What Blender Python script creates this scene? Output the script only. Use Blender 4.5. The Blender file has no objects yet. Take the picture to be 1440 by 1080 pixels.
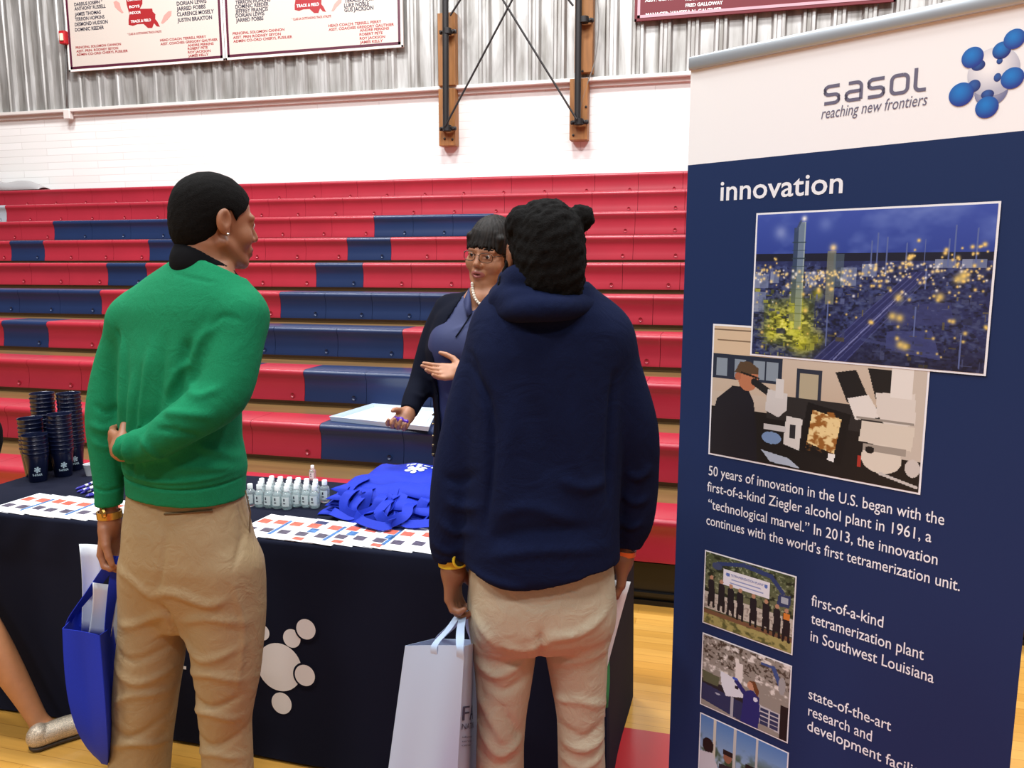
import bpy, bmesh, math, random
import numpy as np
from mathutils import Vector, Matrix

C = bpy.context.scene.collection
SC = bpy.context.scene

# ------------------------------------------------------------------ camera, world, lights, exposure
FPX = 1120.0                                   # focal length for a 1440 px wide frame
PITCH = math.radians(8.53)
YAW = math.radians(14.85)
EYE = Vector((0.0, 0.0, 1.6))
cam_data = bpy.data.cameras.new('camera')
cam_data.sensor_width = 36.0
cam_data.lens = FPX / 1440 * 36.0
cam_data.clip_start = 0.05
cam = bpy.data.objects.new('camera', cam_data)
cam.location = EYE
cam.rotation_euler = (math.radians(90) - PITCH, 0, YAW)
C.objects.link(cam)
SC.camera = cam

SC.view_settings.view_transform = 'Standard'
SC.view_settings.look = 'None'
SC.view_settings.gamma = 1.0
SC.view_settings.use_curve_mapping = False
SC.view_settings.exposure = -0.75

world = bpy.data.worlds.new('gym_air')
SC.world = world
world.use_nodes = True
wbg = world.node_tree.nodes['Background']
wbg.inputs[0].default_value = (0.96, 0.98, 1.0, 1)
wbg.inputs[1].default_value = 0.27

def gym_lamp(x, y, z, power, size=1.6, sy=0.9, aim=None):
    d = bpy.data.lights.new('gym_lamp', 'AREA')
    d.shape = 'RECTANGLE'; d.size = size; d.size_y = sy
    d.energy = power
    d.color = (0.955, 0.98, 1.0)
    o = bpy.data.objects.new('gym_lamp', d)
    o.location = (x, y, z)
    if aim is not None:
        o.rotation_euler = (Vector(aim) - Vector((x, y, z))).to_track_quat('-Z', 'Y').to_euler()
    C.objects.link(o)
    return o

for gx in (-6.5, -2.0, 2.5):
    gym_lamp(gx, 4.6, 8.6, 700, aim=(gx, 8.2, 1.0))
    gym_lamp(gx, 0.8, 8.6, 520)
    gym_lamp(gx, -4.0, 8.6, 520)

# ------------------------------------------------------------------ helpers: geometry of the view
FWD = Vector((-math.sin(YAW), math.cos(YAW), 0))
RGT = Vector((math.cos(YAW), math.sin(YAW), 0))
cP, sP = math.cos(PITCH), math.sin(PITCH)

def ray(px, py):
    v = 540 - py
    return (px - 720.0, FPX * cP + v * sP, v * cP - FPX * sP)   # lateral, forward, up

def W(px, py, d):                              # at ground distance d along the view
    l, f, u = ray(px, py)
    return EYE + RGT * (l / f * d) + FWD * d + Vector((0, 0, u / f * d))

def dirw(px, py):
    l, f, u = ray(px, py)
    return RGT * l + FWD * f + Vector((0, 0, u))

def WY(px, py, Y):
    r = dirw(px, py); return EYE + r * (Y / r.y)

def WZ(px, py, Z):
    r = dirw(px, py); return EYE + r * ((Z - EYE.z) / r.z)

def RD(half, py, d):                           # half width in px -> metres at distance d
    return half / ray(720, py)[1] * d

def LF(l, f, z):                               # lateral / forward / up direction -> world vector
    return RGT * l + FWD * f + Vector((0, 0, z))

def ZP(py, d):
    l, f, u = ray(720, py); return EYE.z + u / f * d

# ------------------------------------------------------------------ helpers: materials
def srgb(c):
    out = []
    for v in c[:3]:
        v = v / 255.0
        out.append(v / 12.92 if v <= 0.04045 else ((v + 0.055) / 1.055) ** 2.4)
    return tuple(out) + (1.0,)

MATS = {}
def mat(name, col, rough=0.6, metal=0.0, spec=0.5, noise=0.0, nscale=60.0, bump=0.0, bscale=400.0,
        sheen=0.0, trans=0.0, alpha=1.0, coat=0.0, stretch=None, wr=0.0, wrs=24.0):
    if name in MATS: return MATS[name]
    m = bpy.data.materials.new(name); m.use_nodes = True
    nt = m.node_tree; b = nt.nodes['Principled BSDF']
    c = srgb(col)
    b.inputs['Base Color'].default_value = c
    b.inputs['Roughness'].default_value = rough
    b.inputs['Metallic'].default_value = metal
    b.inputs['Specular IOR Level'].default_value = spec
    if sheen: b.inputs['Sheen Weight'].default_value = sheen
    if trans: b.inputs['Transmission Weight'].default_value = trans
    if coat: b.inputs['Coat Weight'].default_value = coat
    if alpha < 1: b.inputs['Alpha'].default_value = alpha
    if noise or bump or wr:
        tc = nt.nodes.new('ShaderNodeTexCoord')
        vec = tc.outputs['Object']
        if stretch:
            mp = nt.nodes.new('ShaderNodeMapping'); mp.inputs['Scale'].default_value = stretch
            nt.links.new(vec, mp.inputs[0]); vec = mp.outputs[0]
    if noise:
        n = nt.nodes.new('ShaderNodeTexNoise'); n.inputs['Scale'].default_value = nscale
        n.inputs['Detail'].default_value = 4
        nt.links.new(vec, n.inputs['Vector'])
        r = nt.nodes.new('ShaderNodeMapRange')
        r.inputs[1].default_value = 0.3; r.inputs[2].default_value = 0.7
        r.inputs[3].default_value = 1 - noise; r.inputs[4].default_value = 1 + noise
        nt.links.new(n.outputs[0], r.inputs[0])
        mx = nt.nodes.new('ShaderNodeVectorMath'); mx.operation = 'SCALE'
        mx.inputs[0].default_value = c[:3]
        nt.links.new(r.outputs[0], mx.inputs['Scale'])
        nt.links.new(mx.outputs[0], b.inputs['Base Color'])
    if bump:
        n2 = nt.nodes.new('ShaderNodeTexNoise'); n2.inputs['Scale'].default_value = bscale
        n2.inputs['Detail'].default_value = 3
        nt.links.new(vec, n2.inputs['Vector'])
        bp = nt.nodes.new('ShaderNodeBump'); bp.inputs['Strength'].default_value = bump
        bp.inputs['Distance'].default_value = 0.002
        nt.links.new(n2.outputs[0], bp.inputs['Height'])
        nt.links.new(bp.outputs[0], b.inputs['Normal'])
    if wr:                                      # small soft creases of worn cloth
        n3 = nt.nodes.new('ShaderNodeTexNoise'); n3.inputs['Scale'].default_value = wrs
        n3.inputs['Detail'].default_value = 3; n3.inputs['Distortion'].default_value = 1.6
        nt.links.new(vec, n3.inputs['Vector'])
        b3 = nt.nodes.new('ShaderNodeBump'); b3.inputs['Strength'].default_value = wr
        b3.inputs['Distance'].default_value = 0.012
        nt.links.new(n3.outputs[0], b3.inputs['Height'])
        if bump: nt.links.new(bp.outputs[0], b3.inputs['Normal'])
        nt.links.new(b3.outputs[0], b.inputs['Normal'])
    MATS[name] = m
    return m

def vmat(name, rough=0.45):                    # colours of a printed picture, held per corner of its mesh
    if name in MATS: return MATS[name]
    m = bpy.data.materials.new(name); m.use_nodes = True
    nt = m.node_tree; b = nt.nodes['Principled BSDF']
    a = nt.nodes.new('ShaderNodeVertexColor'); a.layer_name = 'ink'
    nt.links.new(a.outputs[0], b.inputs['Base Color'])
    b.inputs['Roughness'].default_value = rough
    MATS[name] = m
    return m

# ------------------------------------------------------------------ helpers: objects
def tag(o, label=None, cat=None, group=None, kind=None):
    if label: o['label'] = label
    if cat: o['category'] = cat
    if group: o['group'] = group
    if kind: o['kind'] = kind
    return o

def thing(name, label, cat, loc=(0, 0, 0), rz=0.0, group=None):
    o = bpy.data.objects.new(name, None)
    o.empty_display_size = 0.1
    o.location = loc; o.rotation_euler = (0, 0, rz)
    C.objects.link(o)
    bpy.context.view_layer.update()
    return tag(o, label, cat, group)

def link_mesh(name, me, mats, parent=None, world_space=True, smooth=True):
    if not isinstance(mats, (list, tuple)): mats = [mats]
    for m in mats: me.materials.append(m)
    if smooth:
        me.polygons.foreach_set('use_smooth', [True] * len(me.polygons))
    me.update()
    o = bpy.data.objects.new(name, me)
    C.objects.link(o)
    if parent is not None:
        o.parent = parent
        if world_space:
            o.matrix_parent_inverse = parent_world(parent).inverted()
    return o

def parent_world(p):
    m = p.matrix_basis.copy()
    q = p
    while q.parent is not None:
        m = q.parent.matrix_basis @ q.matrix_parent_inverse @ m if False else q.parent.matrix_basis @ (q.matrix_parent_inverse @ m)
        q = q.parent
    return m

class MB:
    """collects simple shapes into one mesh"""
    def __init__(s): s.bm = bmesh.new(); s.mi = 0
    def _mark(s, faces):
        for f in faces: f.material_index = s.mi
    def box(s, c, size, R=None, bevel=0.0, seg=2):
        r = bmesh.ops.create_cube(s.bm, size=1.0)
        vs = r['verts']
        M = Matrix.Translation(Vector(c)) @ (R.to_4x4() if R is not None else Matrix.Identity(4)) @ Matrix.Diagonal((*size, 1))
        bmesh.ops.transform(s.bm, matrix=M, verts=vs)
        fs = list({f for v in vs for f in v.link_faces}); s._mark(fs)
        if bevel > 0:
            es = list({e for v in vs for e in v.link_edges})
            b = bmesh.ops.bevel(s.bm, geom=es, offset=bevel, segments=seg, affect='EDGES', profile=0.5)
            s._mark(b['faces'])
        return s
    def quad(s, pts):
        vs = [s.bm.verts.new(Vector(p)) for p in pts]
        f = s.bm.faces.new(vs); f.material_index = s.mi
        return s
    def tube(s, pts, r, n=10, cap=True, flat=None):
        pts = [Vector(p) for p in pts]
        rs = r if isinstance(r, (list, tuple)) else [r] * len(pts)
        rings = []; prev = None
        for i, p in enumerate(pts):
            t = (pts[min(i + 1, len(pts) - 1)] - pts[max(i - 1, 0)])
            if t.length < 1e-9: t = Vector((0, 0, 1))
            t.normalize()
            if prev is None:
                a = Vector((0, 0, 1)) if abs(t.z) < 0.9 else Vector((1, 0, 0))
                u = t.cross(a).normalized()
            else:
                u = (prev - t * prev.dot(t))
                u = u.normalized() if u.length > 1e-6 else t.orthogonal().normalized()
            prev = u; v = t.cross(u)
            rings.append([s.bm.verts.new(p + (u * math.cos(6.283185 * k / n) + v * math.sin(6.283185 * k / n)) * rs[i]) for k in range(n)])
        for a, b in zip(rings, rings[1:]):
            for k in range(n):
                f = s.bm.faces.new((a[k], a[(k + 1) % n], b[(k + 1) % n], b[k])); f.material_index = s.mi
        if cap:
            f = s.bm.faces.new(rings[0][::-1]); f.material_index = s.mi
            f = s.bm.faces.new(rings[-1]); f.material_index = s.mi
        return s
    def lathe(s, prof, c=(0, 0, 0), n=24, R=None):
        c = Vector(c); rings = []
        for (r, z) in prof:
            if r < 1e-6:
                q = Vector((0, 0, z)); q = R @ q if R is not None else q
                rings.append([s.bm.verts.new(c + q)])
            else:
                ring = []
                for k in range(n):
                    q = Vector((r * math.cos(6.283185 * k / n), r * math.sin(6.283185 * k / n), z))
                    q = R @ q if R is not None else q
                    ring.append(s.bm.verts.new(c + q))
                rings.append(ring)
        for a, b in zip(rings, rings[1:]):
            for k in range(n):
                if len(a) == 1 and len(b) == 1: continue
                if len(a) == 1: vs = (a[0], b[(k + 1) % n], b[k])
                elif len(b) == 1: vs = (a[k], a[(k + 1) % n], b[0])
                else: vs = (a[k], a[(k + 1) % n], b[(k + 1) % n], b[k])
                f = s.bm.faces.new(vs); f.material_index = s.mi
        return s
    def grid(s, P):                             # P: rows x cols of points
        V = [[s.bm.verts.new(Vector(p)) for p in row] for row in P]
        for i in range(len(V) - 1):
            for j in range(len(V[0]) - 1):
                f = s.bm.faces.new((V[i][j], V[i][j + 1], V[i + 1][j + 1], V[i + 1][j])); f.material_index = s.mi
        return s
    def sheet(s, P, th=0.0006):                 # a thin sheet with real thickness
        P = [[Vector(p) for p in row] for row in P]
        n, m = len(P), len(P[0])
        N = [[None] * m for _ in range(n)]
        for i in range(n):
            for j in range(m):
                du = P[i][min(j + 1, m - 1)] - P[i][max(j - 1, 0)]
                dv = P[min(i + 1, n - 1)][j] - P[max(i - 1, 0)][j]
                q = du.cross(dv); N[i][j] = q.normalized() if q.length > 1e-12 else Vector((0, 0, 1))
        A = [[s.bm.verts.new(P[i][j] + N[i][j] * th / 2) for j in range(m)] for i in range(n)]
        B = [[s.bm.verts.new(P[i][j] - N[i][j] * th / 2) for j in range(m)] for i in range(n)]
        def face(*v):
            try:
                f = s.bm.faces.new(v); f.material_index = s.mi
            except ValueError: pass
        for i in range(n - 1):
            for j in range(m - 1):
                face(A[i][j], A[i][j + 1], A[i + 1][j + 1], A[i + 1][j])
                face(B[i][j], B[i + 1][j], B[i + 1][j + 1], B[i][j + 1])
        for j in range(m - 1):
            face(A[0][j], B[0][j], B[0][j + 1], A[0][j + 1])
            face(A[n - 1][j + 1], B[n - 1][j + 1], B[n - 1][j], A[n - 1][j])
        for i in range(n - 1):
            face(A[i + 1][0], B[i + 1][0], B[i][0], A[i][0])
            face(A[i][m - 1], B[i][m - 1], B[i + 1][m - 1], A[i + 1][m - 1])
        return s
    def build(s, name, mats, parent=None, smooth=False, world_space=True, recalc=True):
        if recalc: bmesh.ops.recalc_face_normals(s.bm, faces=s.bm.faces)
        me = bpy.data.meshes.new(name); s.bm.to_mesh(me); s.bm.free()
        o = link_mesh(name, me, mats, parent, world_space, smooth=smooth)
        if smooth == 'auto':
            me.polygons.foreach_set('use_smooth', [True] * len(me.polygons))
            try: me.set_sharp_from_angle(angle=math.radians(40))
            except Exception: pass
        return o

def ribbon_pts(path, wdir, width):              # two-column rows for a strap
    return [[p - wdir_i * (width / 2), p + wdir_i * (width / 2)] for p, wdir_i in zip(path, wdir)]

def catmull(pts, n=6):
    pts = [Vector(p) for p in pts]
    out = []
    for i in range(len(pts) - 1):
        p0 = pts[max(i - 1, 0)]; p1 = pts[i]; p2 = pts[i + 1]; p3 = pts[min(i + 2, len(pts) - 1)]
        for k in range(n):
            t = k / n
            out.append(0.5 * ((2 * p1) + (p2 - p0) * t + (2 * p0 - 5 * p1 + 4 * p2 - p3) * t * t + (3 * p1 - p0 - 3 * p2 + p3) * t ** 3))
    out.append(pts[-1])
    return out

# ------------------------------------------------------------------ helpers: lettering
def text_mesh(s, shear=0.0, offset=0.0, spacing=1.0):
    cu = bpy.data.curves.new('t', 'FONT')
    cu.body = s; cu.size = 1.0; cu.shear = shear; cu.offset = offset; cu.space_character = spacing
    cu.resolution_u = 3
    o = bpy.data.objects.new('t', cu); C.objects.link(o)
    dg = bpy.context.evaluated_depsgraph_get()
    me = bpy.data.meshes.new_from_object(o.evaluated_get(dg))
    v = np.array([q.co[:] for q in me.vertices]).reshape(-1, 3)
    f = [tuple(p.vertices) for p in me.polygons]
    bpy.data.objects.remove(o); bpy.data.curves.remove(cu); bpy.data.meshes.remove(me)
    return v, f

class Lettering:
    """flat letters on a plane given by origin O and axes u, v, n"""
    def __init__(s, O, u, v, n, eps=0.0008):
        s.O, s.u, s.v, s.n, s.eps = Vector(O), Vector(u), Vector(v), Vector(n), eps
        s.V = []; s.F = []
    def put(s, V, F):
        k = len(s.V); s.V += V; s.F += [tuple(i + k for i in f) for f in F]
    def uv(s, a, b, lift=0.0): return s.O + s.u * a + s.v * b + s.n * (s.eps + lift)
    def line(s, txt, a, b, width=None, cap=0.05, shear=0.0, offset=0.0):
        v, f = text_mesh(txt, shear, offset)
        if len(v) == 0: return
        x0, x1 = v[:, 0].min(), v[:, 0].max()
        sy = cap / 0.69
        sx = (width / (x1 - x0)) if width else sy
        s.put([s.uv(a + (p[0] - x0) * sx, b + p[1] * sy) for p in v], f)
    def poly(s, pts): s.put([s.uv(*p) for p in pts], [tuple(range(len(pts)))])
    def stroke(s, pts, w):                      # mitred flat stroke along a polyline in plane coordinates
        P = [np.array(p, float) for p in pts]; L = []; Rr = []
        P = [q for i, q in enumerate(P) if i == 0 or np.linalg.norm(q - P[i - 1]) > 1e-4 * 1.0]
        for i in range(len(P)):
            d0 = P[i] - P[i - 1] if i > 0 else P[1] - P[0]
            d1 = P[i + 1] - P[i] if i < len(P) - 1 else d0
            d0 = d0 / (np.linalg.norm(d0) + 1e-9); d1 = d1 / (np.linalg.norm(d1) + 1e-9)
            n0 = np.array((-d0[1], d0[0])); n1 = np.array((-d1[1], d1[0]))
            m = n0 + n1; m = m / (np.linalg.norm(m) + 1e-9)
            k = 1 / max(0.4, float(m.dot(n0)))
            L.append(P[i] + m * k * w / 2); Rr.append(P[i] - m * k * w / 2)
        n = len(P)
        s.put([s.uv(*p) for p in L] + [s.uv(*p) for p in Rr], [(i, n + i, n + i + 1, i + 1) for i in range(n - 1)])
    def disc(s, a, b, r, ry=None, rot=0.0, n=32, lift=0.0):
        ry = ry or r; c, q = math.cos(rot), math.sin(rot)
        pts = []
        for k in range(n):
            x, y = r * math.cos(6.28319 * k / n), ry * math.sin(6.28319 * k / n)
            pts.append(s.uv(a + x * c - y * q, b + x * q + y * c, lift))
        s.put(pts, [tuple(range(n))])
    def build(s, name, m, parent):
        me = bpy.data.meshes.new(name); me.from_pydata([tuple(p) for p in s.V], [], s.F); me.update()
        return link_mesh(name, me, m, parent, smooth=False)

def arc(cx, cy, r, a0, a1, n=5):
    return [(cx + r * math.cos(math.radians(a0 + (a1 - a0) * i / n)), cy + r * math.sin(math.radians(a0 + (a1 - a0) * i / n))) for i in range(n + 1)]

def squarish_word(L, a, b, h, w, gap, stroke):
    """the rounded square letters s a s o l; a,b = lower left; h x-height; w letter width"""
    r = min(w, h) * 0.24; e = stroke / 2
    x0, x1, y0, y1, ym = e, w - e, e, h - e, h / 2
    S = [(x1, y1), (x0 + r, y1)] + arc(x0 + r, y1 - r, r, 90, 180) + arc(x0 + r, ym + r, r, 180, 270) + arc(x1 - r, ym - r, r, 90, 0) + arc(x1 - r, y0 + r, r, 0, -90) + [(x0, y0)]
    Aa = [(x0 + r * .5, y1), (x1 - r, y1)] + arc(x1 - r, y1 - r, r, 90, 0) + [(x1, y0)]
    Ab = [(x1, ym), (x0 + r, ym)] + arc(x0 + r, ym - r, r, 90, 180) + arc(x0 + r, y0 + r, r, 180, 270) + [(x1, y0)]
    Oo = arc(x1 - r, y1 - r, r, 90, 0) + arc(x1 - r, y0 + r, r, 0, -90) + arc(x0 + r, y0 + r, r, 270, 180) + arc(x0 + r, y1 - r, r, 180, 90) + [(x1 - r, y1)]
    Ll = [(x0, h * 1.12), (x0, y0 + r)] + arc(x0 + r, y0 + r, r, 180, 270) + [(w * .62, y0)]
    for i, strokes in enumerate(([S], [Aa, Ab], [S], [Oo], [Ll])):
        ox = a + i * (w + gap)
        for st in strokes: L.stroke([(ox + p[0], b + p[1]) for p in st], stroke)

# ------------------------------------------------------------------ helpers: painted pictures (for the printed photographs)
class Paint:
    def __init__(s, w, h, col, seed=1):
        s.w, s.h = w, h
        s.A = np.zeros((h, w, 3)) + np.array(col, float)
        s.X, s.Y = np.meshgrid((np.arange(w) + .5) / w, (np.arange(h) + .5) / h)
        s.asp = h / w
        s.rng = np.random.RandomState(seed)
    def _mix(s, m, col):
        m = np.clip(m, 0, 1)[..., None]; s.A = s.A * (1 - m) + np.array(col, float) * m
    def grad(s, y0, y1, c0, c1):
        t = np.clip((s.Y - y0) / (y1 - y0), 0, 1)[..., None]
        m = ((s.Y >= y0) & (s.Y < y1))[..., None]
        s.A = np.where(m, np.array(c0, float) * (1 - t) + np.array(c1, float) * t, s.A)
    def rect(s, x0, y0, x1, y1, col, a=1.0): s._mix(((s.X >= x0) & (s.X < x1) & (s.Y >= y0) & (s.Y < y1)) * a, col)
    def poly(s, pts, col, a=1.0):
        ins = np.zeros_like(s.X, bool); n = len(pts)
        for i in range(n):
            (xa, ya), (xb, yb) = pts[i], pts[(i + 1) % n]
            if ya == yb: continue
            c = ((ya > s.Y) != (yb > s.Y)) & (s.X < (xb - xa) * (s.Y - ya) / (yb - ya) + xa)
            ins ^= c
        s._mix(ins * a, col)
    def ell(s, x, y, rx, ry, col, a=1.0, soft=0.0):
        q = ((s.X - x) / rx) ** 2 + ((s.Y - y) / ry) ** 2
        s._mix(np.clip((1 - q) / soft, 0, 1) * a if soft else (q < 1) * a, col)
    def glow(s, x, y, r, col, a=1.0):
        q = ((s.X - x) ** 2 + ((s.Y - y) * s.asp) ** 2) / r ** 2
        s._mix(np.exp(-q) * a, col)
    def line(s, x0, y0, x1, y1, w, col, a=1.0):
        ax, ay, bx, by = x0, y0 * s.asp, x1, y1 * s.asp
        dx, dy = bx - ax, by - ay
        t = np.clip(((s.X - ax) * dx + (s.Y * s.asp - ay) * dy) / (dx * dx + dy * dy + 1e-12), 0, 1)
        q = np.hypot(s.X - ax - t * dx, s.Y * s.asp - ay - t * dy)
        s._mix((q < w / 2) * a, col)
    def field(s, sc, oct=4):
        out = np.zeros_like(s.X); amp = 1.0; tot = 0
        for o in range(oct):
            n = int(sc * 2 ** o) + 3
            g = s.rng.rand(n, n)
            fx = s.X * (n - 2); fy = s.Y * (n - 2)
            ix, iy = fx.astype(int), fy.astype(int); tx, ty = fx - ix, fy - iy
            tx = tx * tx * (3 - 2 * tx); ty = ty * ty * (3 - 2 * ty)
            out += amp * ((g[iy, ix] * (1 - tx) + g[iy, ix + 1] * tx) * (1 - ty) + (g[iy + 1, ix] * (1 - tx) + g[iy + 1, ix + 1] * tx) * ty)
            tot += amp; amp *= 0.6
        return out / tot
    def tint(s, f, col, m=None):
        f = np.clip(f, 0, 1)
        if m is not None: f = f * m
        s._mix(f, col)

def picture(name, P, corner, parent, rough=0.4):
    """corner(u, v) -> world point, u right, v down, 0..1; the painted colours become corner colours of a fine grid"""
    h, w = P.h, P.w
    p00, p10, p01, p11 = [np.array(corner(*c)) for c in ((0, 0), (1, 0), (0, 1), (1, 1))]
    uu, vv = np.meshgrid(np.linspace(0, 1, w + 1), np.linspace(0, 1, h + 1))
    uu = uu[..., None]; vv = vv[..., None]
    V = ((p00 * (1 - uu) + p10 * uu) * (1 - vv) + (p01 * (1 - uu) + p11 * uu) * vv).reshape(-1, 3)
    i = np.arange(h)[:, None] * (w + 1) + np.arange(w)[None, :]
    Fq = np.stack([i + w + 1, i + w + 2, i + 1, i], -1).reshape(-1, 4)
    me = np_mesh(name, V, Fq)
    a = np.clip(P.A, 0, 255) / 255.0
    lin = np.where(a <= 0.04045, a / 12.92, ((a + 0.055) / 1.055) ** 2.4).reshape(-1, 3)
    col = np.repeat(np.concatenate([lin, np.ones((len(lin), 1))], 1), 4, axis=0).astype(np.float32)
    ca = me.color_attributes.new('ink', 'FLOAT_COLOR', 'CORNER')
    ca.data.foreach_set('color', col.ravel())
    return link_mesh(name, me, vmat('printed_ink', rough), parent, smooth=False)

def np_mesh(name, V, Fq):
    me = bpy.data.meshes.new(name)
    n = len(V); m = len(Fq)
    me.vertices.add(n); me.vertices.foreach_set('co', np.asarray(V, np.float32).ravel())
    me.loops.add(m * 4); me.loops.foreach_set('vertex_index', np.asarray(Fq, np.int32).ravel())
    me.polygons.add(m); me.polygons.foreach_set('loop_start', np.arange(0, m * 4, 4, dtype=np.int32))
    me.polygons.foreach_set('loop_total', np.full(m, 4, np.int32))
    me.update(calc_edges=True); me.validate()
    return me

# ------------------------------------------------------------------ helpers: smooth bodies from distance fields
def smin(a, b, k):
    if k <= 0: return np.minimum(a, b)
    h = np.clip(0.5 + 0.5 * (b - a) / k, 0, 1)
    return b + (a - b) * h - k * h * (1 - h)

class Solid:
    """smooth union of limbs, columns and ellipsoids, turned into one continuous skin"""
    def __init__(s): s.ops = []
    def _op(s, kind, fn, lo, hi, k): s.ops.append((kind, fn, np.array(lo, float), np.array(hi, float), k)); return s
    def cap(s, a, b, ra, rb=None, k=0.0, op='u'):
        a = np.array(a, float); b = np.array(b, float); rb = ra if rb is None else rb
        d = b - a; L2 = float(d @ d) + 1e-12
        def fn(x, y, z):
            px, py, pz = x - a[0], y - a[1], z - a[2]
            t = np.clip((px * d[0] + py * d[1] + pz * d[2]) / L2, 0, 1)
            return np.sqrt((px - d[0] * t) ** 2 + (py - d[1] * t) ** 2 + (pz - d[2] * t) ** 2) - (ra + (rb - ra) * t)
        r = max(ra, rb)
        return s._op(op, fn, np.minimum(a, b) - r, np.maximum(a, b) + r, k)
    def chain(s, pts, k=0.0, n=4, op='u'):      # pts: (point, radius)
        P = [Vector((*p, r)) if False else (Vector(p), r) for p, r in pts]
        cs = catmull([p for p, r in P], n)
        rs = [q.x for q in catmull([Vector((r, 0, 0)) for p, r in P], n)]
        segs = [(np.array(cs[i]), np.array(cs[i + 1]), rs[i], rs[i + 1]) for i in range(len(cs) - 1)]
        def fn(x, y, z):
            out = None
            for a, b, ra, rb in segs:
                d = b - a; L2 = float(d @ d) + 1e-12
                px, py, pz = x - a[0], y - a[1], z - a[2]
                t = np.clip((px * d[0] + py * d[1] + pz * d[2]) / L2, 0, 1)
                f = np.sqrt((px - d[0] * t) ** 2 + (py - d[1] * t) ** 2 + (pz - d[2] * t) ** 2) - (ra + (rb - ra) * t)
                out = f if out is None else np.minimum(out, f)
            return out
        A = np.array([np.array(c) for c in cs]); r = max(rs)
        return s._op(op, fn, A.min(0) - r, A.max(0) + r, k)
    def ell(s, c, rad, R=None, k=0.0, op='u'):
        c = np.array(c, float); rad = np.array(rad, float)
        Rm = np.array(R) if R is not None else np.eye(3)      # columns = local axes in world
        def fn(x, y, z):
            px, py, pz = x - c[0], y - c[1], z - c[2]
            q = [px * Rm[0, i] + py * Rm[1, i] + pz * Rm[2, i] for i in range(3)]
            k0 = np.sqrt((q[0] / rad[0]) ** 2 + (q[1] / rad[1]) ** 2 + (q[2] / rad[2]) ** 2)
            k1 = np.sqrt((q[0] / rad[0] ** 2) ** 2 + (q[1] / rad[1] ** 2) ** 2 + (q[2] / rad[2] ** 2) ** 2)
            return k0 * (k0 - 1) / (k1 + 1e-9)
        r = rad.max()
        return s._op(op, fn, c - r, c + r, k)
    def column(s, st, yaw, k=0.0, n=2.3, grow=0.0, op='u'):
        """st: (z, cx, cy, a, b) low to high; a along the yawed right axis"""
        st = sorted(st); Z = np.array([q[0] for q in st])
        zz = np.linspace(Z[0], Z[-1], 160)
        def interp(vals):
            v = np.interp(zz, Z, vals)
            ker = np.array([1, 2, 3, 4, 3, 2, 1], float); ker /= ker.sum()
            vp = np.concatenate([[v[0]] * 3, v, [v[-1]] * 3]); return np.convolve(vp, ker, 'valid')
        cols = [interp([q[i] for q in st]) for i in range(1, 5)]
        ca, sa = math.cos(yaw), math.sin(yaw)
        ux, uy = RGT.x * ca - FWD.x * sa, RGT.y * ca - FWD.y * sa
        vx, vy = RGT.x * sa + FWD.x * ca, RGT.y * sa + FWD.y * ca
        def fn(x, y, z):
            cx, cy, a, b = [np.interp(z, zz, c) for c in cols]
            a = a + grow; b = b + grow
            px, py = x - cx, y - cy
            u = np.abs(px * ux + py * uy) / a; v = np.abs(px * vx + py * vy) / b
            f = ((u ** n + v ** n) ** (1 / n) - 1) * np.minimum(a, b)
            return np.maximum(f, np.maximum(Z[0] - z, z - Z[-1]))
        m = max(max(q[3], q[4]) for q in st) + grow
        lo = [min(q[1] for q in st) - m, min(q[2] for q in st) - m, Z[0]]
        hi = [max(q[1] for q in st) + m, max(q[2] for q in st) + m, Z[-1]]
        return s._op(op, fn, lo, hi, k)
    def cutplane(s, p, nrm, region=None, k=0.0):     # removes what lies on the nrm side of p (only within region radius)
        p = np.array(p, float); nrm = np.array(nrm, float); nrm = nrm / np.linalg.norm(nrm)
        fn = lambda x, y, z: (x - p[0]) * nrm[0] + (y - p[1]) * nrm[1] + (z - p[2]) * nrm[2]
        r = 9.0 if region is None else region
        s.ops.append(('i', fn, p - r, p + r, k)); return s
    def cutfn(s, fn, lo, hi): s.ops.append(('i', fn, np.array(lo, float), np.array(hi, float), 0.0)); return s
    def mesh(s, h=0.008, fine=(), smooth=2, pad=0.03):
        U = [o for o in s.ops if o[0] == 'u']
        lo = np.min([o[2] for o in U], 0) - pad; hi = np.max([o[3] for o in U], 0) + pad
        ax = []
        for d in range(3):
            x = lo[d]; L = []
            iv = [(f[0][d], f[1][d], f[2]) for f in fine]
            while x < hi[d]:
                L.append(x)
                st = h
                for a, b, q in iv:
                    if a <= x <= b: st = min(st, q)
                    elif x < a < x + st: st = max(min(st, a - x), q)
                x += st
            ax.append(np.array(L))
        xs, ys, zs = ax
        F = np.full((len(xs), len(ys), len(zs)), 0.5, np.float32)
        for kind, fn, l, u, k in s.ops:
            m = 0.02 + k if kind != 'i' else 0
            sl = []
            for d in range(3):
                i0 = max(0, np.searchsorted(ax[d], l[d] - m) - 1); i1 = min(len(ax[d]), np.searchsorted(ax[d], u[d] + m) + 1)
                sl.append(slice(i0, i1))
            sl = tuple(sl)
            if any(q.stop <= q.start for q in sl): continue
            g = fn(xs[sl[0]][:, None, None], ys[sl[1]][None, :, None], zs[sl[2]][None, None, :])
            G = F[sl]
            if kind == 'u': F[sl] = smin(G, g, k)
            elif kind == 's': F[sl] = -smin(-G, g, k)
            else: F[sl] = np.maximum(G, g)
        return nets(F, xs, ys, zs, smooth)

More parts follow.
